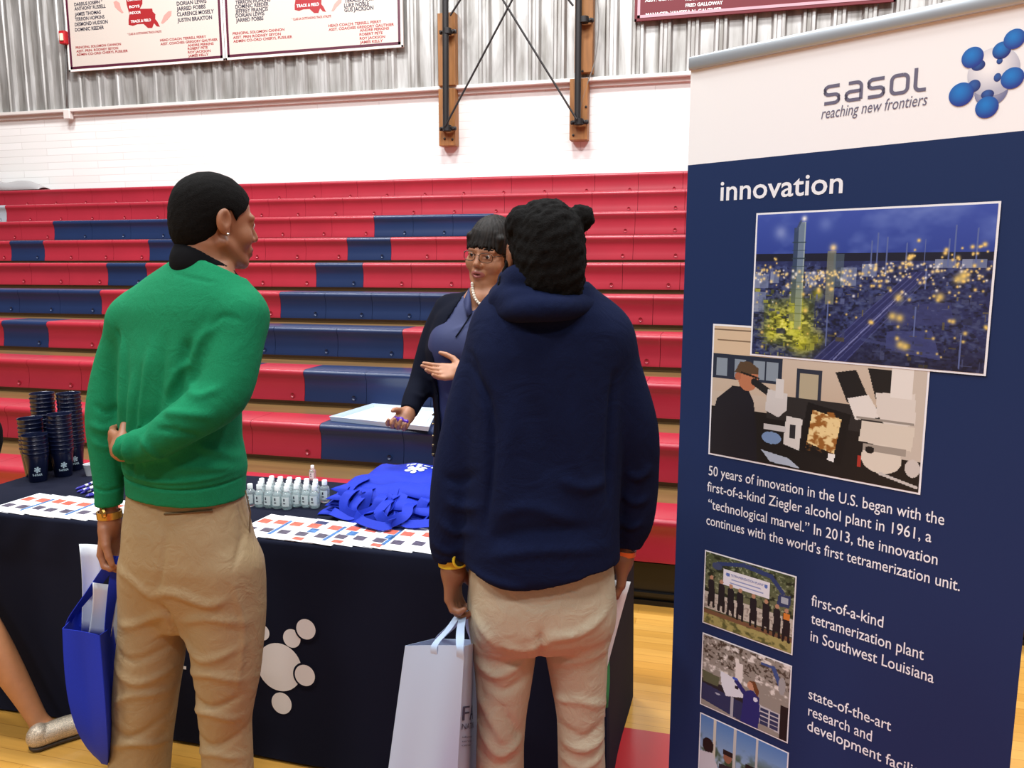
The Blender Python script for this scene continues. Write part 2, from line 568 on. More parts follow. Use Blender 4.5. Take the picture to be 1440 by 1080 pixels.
def nets(F, xs, ys, zs, smooth=2):
    S = F < 0
    nx, ny, nz = F.shape
    cnt = np.zeros((nx - 1, ny - 1, nz - 1), np.int8)
    for dx in (0, 1):
        for dy in (0, 1):
            for dz in (0, 1):
                cnt += S[dx:nx - 1 + dx, dy:ny - 1 + dy, dz:nz - 1 + dz]
    act = (cnt > 0) & (cnt < 8)
    I, J, K = np.nonzero(act)
    idx = np.full(act.shape, -1, np.int32); idx[I, J, K] = np.arange(len(I))
    acc = np.zeros((len(I), 3)); num = np.zeros(len(I))
    X = (xs, ys, zs)
    cor = [(a, b, c) for a in (0, 1) for b in (0, 1) for c in (0, 1)]
    val = {c: F[I + c[0], J + c[1], K + c[2]] for c in cor}
    for c in cor:
        for d in range(3):
            if c[d] == 0:
                e = list(c); e[d] = 1; e = tuple(e)
                f0, f1 = val[c], val[e]
                m = (f0 < 0) != (f1 < 0)
                t = np.where(m, f0 / np.where(m, f0 - f1, 1), 0)
                base = [I + c[0], J + c[1], K + c[2]]
                p = np.stack([X[q][base[q]] for q in range(3)], 1)
                p[:, d] += t * (X[d][base[d] + 1 if True else 0] - X[d][base[d]])
                acc += p * m[:, None]; num += m
    V = acc / num[:, None]
    Q = []
    for d in range(3):
        sl0 = [slice(None)] * 3; sl1 = [slice(None)] * 3
        sl0[d] = slice(0, -1); sl1[d] = slice(1, None)
        a = S[tuple(sl0)]; b = S[tuple(sl1)]
        e1, e2 = [q for q in range(3) if q != d]
        ch = a != b
        g = np.nonzero(ch); g = np.stack(g, 1)
        ok = (g[:, e1] > 0) & (g[:, e2] > 0) & (g[:, e1] < F.shape[e1] - 1) & (g[:, e2] < F.shape[e2] - 1)
        g = g[ok]
        ins = a[g[:, 0], g[:, 1], g[:, 2]]
        def at(o1, o2):
            h = g.copy(); h[:, e1] += o1; h[:, e2] += o2
            return idx[h[:, 0], h[:, 1], h[:, 2]]
        q = np.stack([at(-1, -1), at(0, -1), at(0, 0), at(-1, 0)], 1)
        flip = ins if d != 1 else ~ins
        q = np.where(flip[:, None], q, q[:, ::-1])
        Q.append(q)
    Q = np.concatenate(Q)
    Q = Q[(Q >= 0).all(1)]
    for it in range(smooth):
        V = lap(V, Q, 0.5)
        V = lap(V, Q, -0.42)
    return V, Q

def lap(V, Q, w):
    s = np.zeros_like(V); n = np.zeros(len(V))
    for a, b in ((0, 1), (1, 2), (2, 3), (3, 0)):
        for d in range(3):
            s[:, d] += np.bincount(Q[:, a], V[Q[:, b], d], len(V)) + np.bincount(Q[:, b], V[Q[:, a], d], len(V))
        n += np.bincount(Q[:, a], minlength=len(V)) + np.bincount(Q[:, b], minlength=len(V))
    return V + (s / np.maximum(n, 1)[:, None] - V) * w

def vnormals(V, Q):
    n = np.cross(V[Q[:, 2]] - V[Q[:, 0]], V[Q[:, 3]] - V[Q[:, 1]])
    N = np.zeros_like(V)
    for a in range(4):
        for d in range(3): N[:, d] += np.bincount(Q[:, a], n[:, d], len(V))
    return N / (np.linalg.norm(N, axis=1)[:, None] + 1e-12)

def wobble(V, N, amp, sc, seed=0):              # soft random unevenness of cloth
    rng = np.random.RandomState(seed); out = np.zeros(len(V))
    for i in range(10):
        k = rng.randn(3) * sc * (0.6 + 0.25 * i); out += np.sin(V @ k + rng.rand() * 6.28) / (1 + 0.35 * i)
    return V + N * (amp * out / 2.5)[:, None]

def folds(V, N, d, lst, side=-1):
    """cloth folds: each (polyline in view pixels at distance d, width m, height m); side -1 = the back towards us"""
    l = V @ np.array(RGT); z = V[:, 2]
    face = np.clip(-(N @ np.array(FWD)) * 1.6 * (-side) + 0.15, 0, 1)
    disp = np.zeros(len(V))
    for pts, wd, amp in lst:
        P = []
        for px, py in pts:
            w = W(px, py, d); P.append((w.dot(RGT), w.z))
        P = np.array([(q.x, q.y) for q in catmull([Vector((a, b, 0)) for a, b in P], 5)])
        best = np.full(len(V), 9.0); tt = np.zeros(len(V))
        for i in range(len(P) - 1):
            a, b = P[i], P[i + 1]; e = b - a; L2 = e @ e + 1e-12
            t = np.clip(((l - a[0]) * e[0] + (z - a[1]) * e[1]) / L2, 0, 1)
            q = np.hypot(l - a[0] - t * e[0], z - a[1] - t * e[1])
            u = q < best; best = np.where(u, q, best); tt = np.where(u, (i + t) / (len(P) - 1), tt)
        taper = np.clip(np.minimum(tt, 1 - tt) * 4, 0, 1)
        disp += amp * np.exp(-(best / wd) ** 2) * (0.25 + 0.75 * taper)
    return V + N * (disp * face)[:, None]

def skin_mesh(name, V, Q, mats, parent, pick=None):
    me = np_mesh(name, V, Q)
    if pick is not None:
        c = V[Q].mean(1)
        if len(me.polygons) == len(c): me.polygons.foreach_set('material_index', pick(c).astype(np.int32))
    return link_mesh(name, me, mats, parent)
# ================================================================== SETTING
Z3 = Vector((0, 0, 1)); X3 = Vector((1, 0, 0)); Y3 = Vector((0, 1, 0))

def floor_material():
    m = bpy.data.materials.new('maple_gym_floor'); m.use_nodes = True
    nt = m.node_tree; b = nt.nodes['Principled BSDF']; N = nt.nodes.new; Lk = nt.links.new
    tc = N('ShaderNodeTexCoord')
    br = N('ShaderNodeTexBrick')
    br.inputs['Color1'].default_value = srgb((208, 156, 76)); br.inputs['Color2'].default_value = srgb((188, 134, 54))
    br.inputs['Mortar'].default_value = srgb((150, 100, 40)); br.inputs['Scale'].default_value = 1.0
    br.inputs['Mortar Size'].default_value = 0.0008; br.inputs['Brick Width'].default_value = 0.9
    br.inputs['Row Height'].default_value = 0.057; br.offset = 0.37; br.inputs['Bias'].default_value = -0.1
    Lk(tc.outputs['Object'], br.inputs['Vector'])
    mp = N('ShaderNodeMapping'); mp.inputs['Scale'].default_value = (2.0, 40, 1)
    Lk(tc.outputs['Object'], mp.inputs[0])
    ns = N('ShaderNodeTexNoise'); ns.inputs['Scale'].default_value = 1.5; ns.inputs['Detail'].default_value = 5
    Lk(mp.outputs[0], ns.inputs['Vector'])
    mr = N('ShaderNodeMapRange'); mr.inputs[3].default_value = 0.8; mr.inputs[4].default_value = 1.15
    Lk(ns.outputs[0], mr.inputs[0])
    sc = N('ShaderNodeVectorMath'); sc.operation = 'SCALE'
    Lk(br.outputs[0], sc.inputs[0]); Lk(mr.outputs[0], sc.inputs['Scale'])
    sx = N('ShaderNodeSeparateXYZ'); Lk(tc.outputs['Object'], sx.inputs[0])
    lt = N('ShaderNodeMath'); lt.operation = 'LESS_THAN'; lt.inputs[1].default_value = 2.59; Lk(sx.outputs[1], lt.inputs[0])
    gt = N('ShaderNodeMath'); gt.operation = 'GREATER_THAN'; gt.inputs[1].default_value = -1.0; Lk(sx.outputs[0], gt.inputs[0])
    l2 = N('ShaderNodeMath'); l2.operation = 'LESS_THAN'; l2.inputs[1].default_value = 0.75; Lk(sx.outputs[0], l2.inputs[0])
    a1 = N('ShaderNodeMath'); a1.operation = 'MULTIPLY'; Lk(lt.outputs[0], a1.inputs[0]); Lk(gt.outputs[0], a1.inputs[1])
    a2 = N('ShaderNodeMath'); a2.operation = 'MULTIPLY'; Lk(a1.outputs[0], a2.inputs[0]); Lk(l2.outputs[0], a2.inputs[1])
    mx = N('ShaderNodeMix'); mx.data_type = 'RGBA'
    Lk(a2.outputs[0], mx.inputs['Factor']); Lk(sc.outputs[0], mx.inputs[6]); mx.inputs[7].default_value = srgb((168, 40, 44))
    Lk(mx.outputs[2], b.inputs['Base Color'])
    b.inputs['Roughness'].default_value = 0.28; b.inputs['Coat Weight'].default_value = 0.3; b.inputs['Coat Roughness'].default_value = 0.12
    return m

fl = MB().quad([(-22, -7, 0), (10, -7, 0), (10, 9.0, 0), (-22, 9.0, 0)]).build('floor', floor_material())
tag(fl, 'varnished maple gym floor with a red painted area', 'floor', kind='structure')

def brick_material():
    m = bpy.data.materials.new('white_painted_brick'); m.use_nodes = True
    nt = m.node_tree; b = nt.nodes['Principled BSDF']; N = nt.nodes.new; Lk = nt.links.new
    tc = N('ShaderNodeTexCoord'); mp = N('ShaderNodeMapping'); mp.inputs['Rotation'].default_value = (math.radians(-90), 0, 0)
    sx = N('ShaderNodeSeparateXYZ'); cb = N('ShaderNodeCombineXYZ')
    Lk(tc.outputs['Object'], sx.inputs[0]); Lk(sx.outputs[0], cb.inputs[0]); Lk(sx.outputs[2], cb.inputs[1])
    br = N('ShaderNodeTexBrick')
    br.inputs['Color1'].default_value = srgb((246, 243, 240)); br.inputs['Color2'].default_value = srgb((240, 237, 233))
    br.inputs['Mortar'].default_value = srgb((224, 219, 215)); br.inputs['Scale'].default_value = 1
    br.inputs['Mortar Size'].default_value = 0.004; br.inputs['Brick Width'].default_value = 0.8; br.inputs['Row Height'].default_value = 0.092
    Lk(cb.outputs[0], br.inputs['Vector']); Lk(br.outputs[0], b.inputs['Base Color'])
    bp = N('ShaderNodeBump'); bp.inputs['Strength'].default_value = 0.3; bp.inputs['Distance'].default_value = 0.003; bp.invert = True
    Lk(br.outputs[1], bp.inputs['Height']); Lk(bp.outputs[0], b.inputs['Normal'])
    b.inputs['Roughness'].default_value = 0.45
    return m

YW = 9.0
ZL = 3.6
wb = MB().box((-6, YW + 0.15, ZL / 2), (32, 0.3, ZL)).build('wall_back', brick_material())
tag(wb, 'white painted brick wall behind the bleachers', 'wall', kind='structure')

def galv_material():
    m = bpy.data.materials.new('galvanised_cladding'); m.use_nodes = True
    nt = m.node_tree; b = nt.nodes['Principled BSDF']; N = nt.nodes.new; Lk = nt.links.new
    tc = N('ShaderNodeTexCoord'); mp = N('ShaderNodeMapping'); mp.inputs['Scale'].default_value = (6, 6, 0.7)
    Lk(tc.outputs['Object'], mp.inputs[0])
    ns = N('ShaderNodeTexNoise'); ns.inputs['Scale'].default_value = 2.2; ns.inputs['Detail'].default_value = 5; Lk(mp.outputs[0], ns.inputs['Vector'])
    cr = N('ShaderNodeValToRGB'); cr.color_ramp.elements[0].color = srgb((140, 135, 129)); cr.color_ramp.elements[1].color = srgb((204, 201, 198))
    cr.color_ramp.elements[0].position = 0.3; cr.color_ramp.elements[1].position = 0.7
    Lk(ns.outputs[0], cr.inputs[0]); Lk(cr.outputs[0], b.inputs['Base Color'])
    b.inputs['Metallic'].default_value = 0.55; b.inputs['Roughness'].default_value = 0.42
    return m

def corrugated(x0, x1, z0, z1):
    per = 0.285; prof = [(0, 0), (0.13, 0), (0.152, -0.045), (0.178, -0.045), (0.19, -0.03), (0.222, -0.03), (0.234, -0.045), (0.262, -0.045)]
    P = []
    k = 0
    while x0 + k * per < x1:
        for a, y in prof: P.append((x0 + k * per + a, YW - 0.005 + y))
        k += 1
    mb = MB(); lo = [(x, y, z0) for x, y in P]; hi = [(x, y, z1) for x, y in P]
    mb.grid([lo, hi])
    return mb
cl = corrugated(-22, 10, ZL, 7.5).build('metal_cladding', galv_material(), wb, recalc=False)
MB_ledge = MB().box((-6, YW - 0.04, ZL - 0.02), (32, 0.12, 0.04), bevel=0.006).box((-6, YW - 0.015, ZL - 0.06), (32, 0.04, 0.05))
tag(MB_ledge.build('trim_1', mat('ledge_paint', (226, 218, 212), 0.5)), 'painted ledge along the top of the brick', 'ledge', kind='structure')

# ------------------------------------------------------------------ bleachers
RED = mat('red_seat_plastic', (164, 37, 53), 0.33, noise=0.06, nscale=3.0)
BLU = mat('blue_seat_plastic', (25, 42, 80), 0.34, noise=0.06, nscale=3.0)
GRY = mat('grey_end_cap', (165, 168, 175), 0.5)
DECK = mat('brown_deck_board', (112, 84, 50), 0.32, noise=0.22, nscale=3.0, stretch=(0.4, 3, 1))
BLK = mat('black_kick_panel', (16, 15, 16), 0.35)
RY0, RZ0, RDEP, RRISE = 3.6, 0.436, 0.56, 0.236
MODW = 0.457
bl = thing('bleachers', 'red and blue plastic gym bleachers in ten rising rows below the brick wall', 'bleachers', (-2, RY0, 0))

def seat_profile(Y, z):
    return [(Y + 0.27, z - 0.012), (Y + 0.27, z), (Y + 0.03, z), (Y + 0.012, z - 0.004), (Y + 0.002, z - 0.012), (Y - 0.002, z - 0.026),
            (Y + 0.002, z - 0.042), (Y + 0.012, z - 0.058), (Y + 0.016, z - 0.10), (Y + 0.012, z - 0.16), (Y + 0.004, z - 0.195), (Y + 0.004, z - 0.212), (Y + 0.03, z - 0.214)]

def seat_run(X0, X1, Y, z, m, label):
    mb = MB(); n = max(1, round((X1 - X0) / MODW)); w = (X1 - X0) / n
    pr = seat_profile(Y, z)
    for i in range(n):
        a, b = X0 + i * w + 0.0015, X0 + (i + 1) * w - 0.0015
        A = [mb.bm.verts.new((a, y, q)) for y, q in pr]; B = [mb.bm.verts.new((b, y, q)) for y, q in pr]
        for k in range(len(pr) - 1): mb.bm.faces.new((A[k], B[k], B[k + 1], A[k + 1]))
        mb.bm.faces.new(A); mb.bm.faces.new(B[::-1])
        cx = b - 0.085
        ring = [mb.bm.verts.new((cx + 0.016 * math.cos(t * 0.7854), Y - 0.0005, z - 0.175 + 0.016 * math.sin(t * 0.7854))) for t in range(8)]
        rin = [mb.bm.verts.new((cx + 0.008 * math.cos(t * 0.7854), Y + 0.0065, z - 0.175 + 0.008 * math.sin(t * 0.7854))) for t in range(8)]
        for t in range(8): mb.bm.faces.new((ring[t], ring[(t + 1) % 8], rin[(t + 1) % 8], rin[t]))
        mb.bm.faces.new(rin)
    o = mb.build('seat_panel', m, bl, smooth='auto')
    return o

# per row (top row first): y of the front edge, then (end px, colour) runs; None = runs on
ROWS = [
    (258, [(None, 'R')]),
    (282, [(6, 'G'), (None, 'R')]),
    (312, [(74, 'R'), (296, 'B'), (525.6, 'R'), (694, 'B'), (None, 'R')]),
    (339, [(13, 'R'), (60, 'B'), (208, 'R'), (262, 'B'), (487.6, 'R'), (549, 'B'), (None, 'R')]),
    (369, [(149, 'R'), (204, 'B'), (443, 'R'), (509.5, 'B'), (None, 'R')]),
    (409, [(140, 'B'), (392.5, 'R'), (660, 'B'), (None, 'R')]),
    (456, [(2, 'R'), (65, 'B'), (300, 'R'), (565.5, 'B'), (None, 'R')]),
    (515, [(268, 'R'), (345, 'B'), (426, 'R'), (700, 'B'), (None, 'R')]),
    (590, [(449, 'R'), (690, 'B'), (None, 'R')]),
    (690, [(None, 'R')]),
]
for r, (ye, runs) in enumerate(ROWS):
    j = 9 - r
    Y, z = RY0 + j * RDEP, RZ0 + j * RRISE
    X0 = -11.5; XR = 4.6
    for px, c in runs:
        X1 = XR if px is None else WY(px, ye, Y).x
        if c == 'G': X0 = X1 - MODW
        o = seat_run(X0, X1, Y, z, {'R': RED, 'B': BLU, 'G': GRY}[c], None)
        o['label'] = {'R': 'red seat panel', 'B': 'dark blue seat panel', 'G': 'grey end panel'}[c]
        X0 = X1
    if j < 9:
        MB().box((-3.45, Y + 0.27 + 0.17, z - 0.022), (16.1, 0.34, 0.02)).box((-3.45, Y + RDEP + 0.045, z + 0.06), (16.1, 0.02, 0.16)).build('deck_board', DECK, bl)
kick = MB().box((-3.45, RY0 + 0.06, 0.118), (16.1, 0.03, 0.236))
kick.box((-3.45, RY0 + 0.036, 0.205), (16.1, 0.02, 0.012)).box((-3.45, RY0 + 0.036, 0.055), (16.1, 0.02, 0.018)).box((-3.45, RY0 + 0.04, 0.012), (16.1, 0.02, 0.024))
kick.build('kick_panel', BLK, bl)
MB().box((-3.45, 6.3, 0.2), (16.0, 5.1, 0.3)).build('frame', BLK, bl)

# white folded sheet lying on the top row
rng = np.random.RandomState(4)
P = []
q0, q1 = WY(-25, 262, 8.72), WY(58, 268, 8.72)
for i in range(7):
    row = []
    for j in range(26):
        t = j / 25
        h = 0.20 * (1 - t) ** 0.6 * (0.75 + 0.25 * math.sin(t * 7 + i * 0.8)) + 0.03
        row.append((q0.x + (q1.x - q0.x) * t, 8.68 + i * 0.035, 2.563 + h * max(0.0, math.sin(math.pi * i / 6)) ** 0.6 + 0.006))
    P.append(row)
tag(MB().sheet(P, 0.002).build('plastic_sheet', mat('white_plastic_sheet', (172, 168, 168), 0.4), smooth=True),
    'crumpled white plastic sheet lying on the top bleacher row', 'sheet')

# ------------------------------------------------------------------ wall boards with the names
YS = 8.90
BOARD = mat('cream_board', (208, 195, 184), 0.6)
MAROON = mat('maroon_paint', (84, 24, 48), 0.4)
SIGNRED = mat('sign_red_paint', (160, 34, 38), 0.4)
NAVYINK = mat('dark_ink', (40, 38, 58), 0.5)
REDINK = mat('red_ink', (160, 44, 46), 0.5)
WHITEINK = mat('white_ink', (240, 236, 232), 0.5)
REDBOARD = mat('dark_red_board', (104, 14, 28), 0.6)

def board(name, label, pxl, pxr, yl, yr, height, bm_, border, border2, parts):
    a = WY(pxl, yl, YS); b = WY(pxr, yr, YS)
    z0 = (a.z + b.z) / 2
    t = thing(name, label, 'sign', (a.x, YS, z0))
    w = b.x - a.x
    MB().box(((a.x + b.x) / 2, YS + 0.015, z0 + height / 2), (w, 0.03, height), bevel=0.004).build('board', bm_, t)
    for (ins, wd, mm) in ((0.0, 0.022, border2), (0.03, 0.028, border)):
        f = MB()
        x0, x1, y0, y1 = a.x + ins, b.x - ins, z0 + ins, z0 + height - ins
        for c, s_ in ((((x0 + x1) / 2, y0 + wd / 2), (x1 - x0, wd)), (((x0 + x1) / 2, y1 - wd / 2), (x1 - x0, wd)), ((x0 + wd / 2, (y0 + y1) / 2), (wd, y1 - y0)), ((x1 - wd / 2, (y0 + y1) / 2), (wd, y1 - y0))):
            f.box((c[0], YS - 0.002, c[1]), (s_[0], 0.004, s_[1]))
        f.build('border', mm, t)
    for (nm, mm, lines) in parts:
        L = Lettering((0, YS, 0), (1, 0, 0), (0, 0, 1), (0, -1, 0), 0.0015)
        for ln in lines:
            if ln[0] == 'P':
                L.poly([(WY(x, y, YS).x, WY(x, y, YS).z) for x, y in ln[1]])
            else:
                txt, x0, y0, x1, y1, cap = ln
                p, q = WY(x0, y0, YS), WY(x1, y1, YS)
                if nm == 'map_lettering': L.eps = 0.0035
                L.line(txt, p.x, p.z, q.x - p.x, cap * 0.70 / 108.0, offset=0.026)
        L.build(nm, mm, t)
    return t

def tr(lst, ox, oy, s):
    out = []
    for l in lst:
        if l[0] == 'P': out.append(('P', [(ox + x / s, oy + y / s) for x, y in l[1]]))
        else: out.append((l[0], ox + l[1] / s, oy + l[2] / s, ox + l[3] / s, oy + l[4] / s, l[5]))
    return out

A_names = tr([('DARRUS JOSEPH *', 88, 52, 325, 20, 6), ('ANTHONY RUSSELL', 90, 90, 352, 66, 6.2), ('JAMES THOMAS', 92, 136, 312, 112, 6.2), ('TERRON HOPKINS', 95, 178, 342, 152, 6.2),
              ('DESMOND HUDSON', 93, 222, 370, 195, 6.4), ('DOMINIC REEDER', 95, 266, 338, 242, 6.2), ('DORIAN LEWIS', 952, 47, 1203, 22, 6.6), ('JARRED FOBBS', 952, 92, 1195, 70, 6.6),
              ('CLARENCE MOSELY', 955, 138, 1265, 108, 6.6), ('JUSTIN BRAXTON', 958, 187, 1250, 160, 6.6)], 90, 0, 6.0)
A_red = tr([('PRINCIPAL SOLOMON CANNON', 100, 412, 482, 382, 4.2), ('ASST. PRIN. RODNEY SEYON', 105, 443, 458, 412, 4.2), ('ADMIN CO-ORD CHERYL FUSILIER', 107, 472, 540, 438, 4.2),
            ('HEAD COACH: TERRELL PERRY', 812, 350, 1200, 315, 4.2), ('ASST. COACHES: GREGORY GAUTHIER', 815, 382, 1297, 345, 4.2), ('ANDRE PERKINS', 1045, 394, 1263, 374, 4.2), ('ROBERT PETE', 1045, 422, 1213, 405, 4.2),
            ('ROY JACKSON', 1047, 452, 1237, 435, 4.2), ('JAMES KELLY', 1050, 482, 1220, 468, 4.2), ('* CLASS 3A OUTSTANDING TRACK ATHLETE', 535, 298, 822, 272, 3.6)], 90, 0, 6.0)
MAPP = [(515, -60), (660, -60), (662, 30), (640, 75), (745, 72), (750, 100), (772, 120), (770, 160), (790, 185), (810, 226), (782, 222), (760, 196), (745, 236), (708, 236), (672, 202), (620, 205), (582, 218), (546, 210), (545, 170), (552, 120), (530, 40)]
A_map = tr([('P', MAPP)], 90, 0, 6.0)
A_mapt = tr([('TRACK & FIELD', 566, 194, 735, 176, 4.6), ('INDOOR', 556, 122, 650, 114, 4.6), ('BOYS', 552, 70, 640, 62, 4.4), ('CHAMPIONS', 535, 12, 650, 4, 4.0)], 90, 0, 6.0)
SHOE = mat('pink_ink', (206, 150, 140), 0.5)
A_shoe = tr([('P', [(418, 18), (440, 5), (470, 25), (480, 70), (503, 105), (490, 112), (455, 85), (430, 60)]), ('P', [(818, 196), (845, 130), (880, 95), (908, 92), (905, 130), (870, 170), (835, 200)])], 90, 0, 6.0)
board('name_board', 'cream track and field name board nearest the red fire alarm', 97.5, 316.5, 101.5, 84.5, 1.55, BOARD, MAROON, WHITEINK,
      [('name_lettering', NAVYINK, A_names[:6]), ('name_lettering', NAVYINK, A_names[6:]), ('staff_lettering', REDINK, A_red[:3]), ('staff_lettering', REDINK, A_red[3:9]), ('staff_lettering', REDINK, A_red[9:]), ('map_print', SIGNRED, A_map), *[('map_lettering', WHITEINK, [r_]) for r_ in A_mapt], ('shoe_print', SHOE, A_shoe[:1]), ('shoe_print', SHOE, A_shoe[1:])])
B_names = tr([('TERRON HOPKINS', 113, 34, 375, 6, 6.6), ('DOMINIC REEDER', 113, 66, 362, 42, 6.4), ('JEFFREY FRANCIS', 113, 100, 357, 78, 6.4), ('DORIAN LEWIS', 115, 132, 330, 112, 6.4), ('JARRED FOBBS', 117, 167, 323, 145, 6.4),
              ('TERALD JAMES', 930, 20, 1155, 3, 6.4), ('LUKE NOBLE', 928, 56, 1115, 40, 6.4), ('GUS JACKSON', 930, 90, 1148, 72, 6.6)], 310, 0, 5.333)
B_red = tr([('PRINCIPAL SOLOMON CANNON', 93, 262, 480, 232, 4.4), ('ASST. PRIN RODNEY SEYON', 95, 292, 453, 263, 4.4), ('ADMIN CO-ORD CHERYL FUSILIER', 97, 320, 540, 285, 4.4), ('HEAD COACH: TERRELL PERRY', 810, 203, 1207, 168, 4.4),
            ('ASST. COACHES GREGORY GAUTHIER', 812, 232, 1302, 190, 4.4), ('ANDRE PERKINS', 1045, 238, 1265, 220, 4.2), ('ROBERT PETE', 1043, 268, 1217, 252, 4.2), ('ROY JACKSON', 1045, 298, 1235, 280, 4.2),
            ('JAMES KELLY', 1047, 327, 1218, 308, 4.2), ('* CLASS 3A OUTSTANDING TRACK ATHLETE', 535, 154, 830, 130, 3.8)], 310, 0, 5.333)
B_map = tr([('P', [(x * 0.889 + 72, y * 0.889 - 112) for x, y in MAPP])], 310, 0, 5.333)
B_mapt = tr([('TRACK & FIELD', 572, 57, 740, 40, 5.0)], 310, 0, 5.333)
B_shoe = tr([('P', [(832, 84), (855, 30), (890, -10), (912, -15), (905, 20), (875, 50), (850, 82)])], 310, 0, 5.333)
board('name_board', 'cream track and field name board between its twin and the wall bracket', 317.5, 567, 84.5, 66, 1.55, BOARD, MAROON, WHITEINK,
      [('name_lettering', NAVYINK, B_names[:5]), ('name_lettering', NAVYINK, B_names[5:]), ('staff_lettering', REDINK, B_red[:3]), ('staff_lettering', REDINK, B_red[3:9]), ('staff_lettering', REDINK, B_red[9:]), ('map_print', SIGNRED, B_map), ('map_lettering', WHITEINK, B_mapt), ('shoe_print', SHOE, B_shoe)])
R_txt = [('ASST. COACH', 907, 3, 950, 0, 5), ('ROBERT PETE', 964, 1, 1008, -3, 5), ('FRED GALLOWAY', 964, 10, 1016.5, 6.5, 5), ('MANAGER: VANESSA N. GAUTHIER', 908, 23.5, 1015, 14.5, 5.2)]
board('name_board', 'dark red name board above the roll-up banner', 892, 1260, 34, -2, 1.4, REDBOARD, mat('board_line', (196, 150, 160), 0.4), REDBOARD,
      [('staff_lettering', WHITEINK, [r_]) for r_ in R_txt])

# ------------------------------------------------------------------ basketball wall bracket
YB = 8.92
WOOD = mat('bracket_timber', (150, 98, 48), 0.6, noise=0.2, nscale=6.0, stretch=(6, 6, 0.6))
STEEL = mat('dark_steel', (44, 40, 40), 0.45, metal=0.5)
brk = thing('wall_bracket', 'timber and black pipe basketball backboard bracket on the wall', 'bracket', (WY(720, 200, YB).x, YB, 3.0))
def plank(xl, xr, ytop, ybot):
    a = WY((xl + xr) / 2, ybot, YB); b = WY((xl + xr) / 2, ytop, YB)
    w = (WY(xr, ybot, YB).x - WY(xl, ybot, YB).x)
    MB().box((a.x, YB, (a.z + b.z) / 2), (w, 0.13, b.z - a.z), bevel=0.006).build('plank', WOOD, brk)
    return a.x
plank(619, 643, 20, 122); xa = plank(620, 643, 126, 206)
plank(809, 834, -60, 104); xb = plank(802, 827, 112, 198)
def pole(pxb, pyb, pxt, pyt, r=0.035, dy=0.16, name='pipe'):
    a = WY(pxb, pyb, YB - dy); b = WY(pxt, pyt, YB - dy)
    MB().tube([a, b], r, 12).build(name, STEEL, brk, smooth='auto')
pole(627, 182, 626, -120); pole(812, 172, 815, -120)
pole(626, 178, 735, -28, 0.011, 0.2, 'brace'); pole(811, 168, 690, -28, 0.011, 0.22, 'brace'); pole(633, 22, 660, -20, 0.011, 0.2, 'brace'); pole(792, -10, 806, 8, 0.011, 0.2, 'brace')
for px, py in ((630, 45), (630, 181), (822, 29), (815, 172)):
    c = WY(px, py, YB - 0.12)
    m_ = MB().box(c, (0.20, 0.03, 0.045), bevel=0.012)
    m_.tube([c + Vector((-0.075, 0.05, 0)), c + Vector((-0.075, -0.05, 0))], 0.012, 8).tube([c + Vector((0.075, 0.05, 0)), c + Vector((0.075, -0.05, 0))], 0.012, 8)
    m_.tube([c + Vector((0, -0.03, -0.03)), c + Vector((0, -0.03, 0.03))], 0.05, 12)
    m_.build('clamp', STEEL, brk, smooth='auto')
for px, py in ((625, 195), (636, 196), (819, 100), (812, 66), (824, 150), (806, 190)):
    c = WY(px, py, YB - 0.072)
    MB().lathe([(0, 0.006), (0.012, 0.004), (0.014, -0.004), (0, -0.006)], c, 8, Matrix.Rotation(math.radians(90), 3, 'X')).build('bolt', STEEL, brk)
cb = catmull([WY(x, y, 8.86) for x, y in ((834, -40), (842, 20), (838, 78), (826, 118), (818, 145), (812, 175))], 6)
tag(MB().tube(cb, 0.006, 6).build('cable', mat('grey_cable', (120, 116, 112), 0.5), smooth=True), 'thin grey cable looping down beside the timber bracket', 'cable')

# ------------------------------------------------------------------ conduit and alarm at the corner of the board
cd = thing('conduit', 'grey electrical conduit running down to a junction box beside the boards', 'conduit', WY(97, 160, 8.9))
MB().tube([WY(92, -20, 8.93), WY(92.5, 60, 8.93), WY(94, 130, 8.93), WY(94.5, 152, 8.93)], 0.012, 8).build('pipe', mat('conduit_grey', (120, 118, 116), 0.4, metal=0.6), cd, smooth=True)
MB().box(WY(96, 161, 8.925), (0.10, 0.07, 0.12), bevel=0.01).build('junction_box', mat('ledge_paint', (226, 218, 212)), cd)
al = thing('fire_alarm', 'small red fire alarm with white strobe beside the cream board', 'alarm', WY(90, 53, 8.86))
MB().box(WY(89.5, 53, 8.87), (0.09, 0.07, 0.16), bevel=0.01).build('housing', mat('alarm_red', (186, 24, 34), 0.4), al)
MB().box(WY(86.5, 52, 8.83), (0.045, 0.03, 0.09), bevel=0.008).build('strobe', mat('strobe_lens', (232, 230, 200), 0.2), al)
# ================================================================== ROLL-UP BANNER
BD = 2.16; BW = 0.85; BTOP_PX = (972, 97)
BO = EYE + RGT * (0.2146 * BD) + FWD * BD; BO.z = 0.0
BU = (RGT * 0.698 - FWD * 0.716).normalized()
BN = (-RGT * 0.716 - FWD * 0.698).normalized()
def onb(px, py):
    r = dirw(px, py); t = (BO - EYE).dot(BN) / r.dot(BN); p = EYE + r * t
    return ((p - BO).dot(BU), p.z)
BTOP = onb(*BTOP_PX)[1]; BSPLIT = onb(972, 232)[1]
ban = thing('rollup_banner', 'tall navy and white roll-up display banner standing at the table end', 'banner', BO + BU * (BW / 2))
def bp(a, z, lift=0.0): return BO + BU * a + Z3 * z + BN * lift
def fab(z0, z1, nz):
    return [[bp(BW * j / 24, z0 + (z1 - z0) * i / nz) for j in range(25)] for i in range(nz + 1)]
NAVY = mat('banner_navy_vinyl', (27, 47, 90), 0.5, spec=0.25, noise=0.03, nscale=900)
BWHITE = mat('banner_white_vinyl', (250, 250, 250), 0.42)
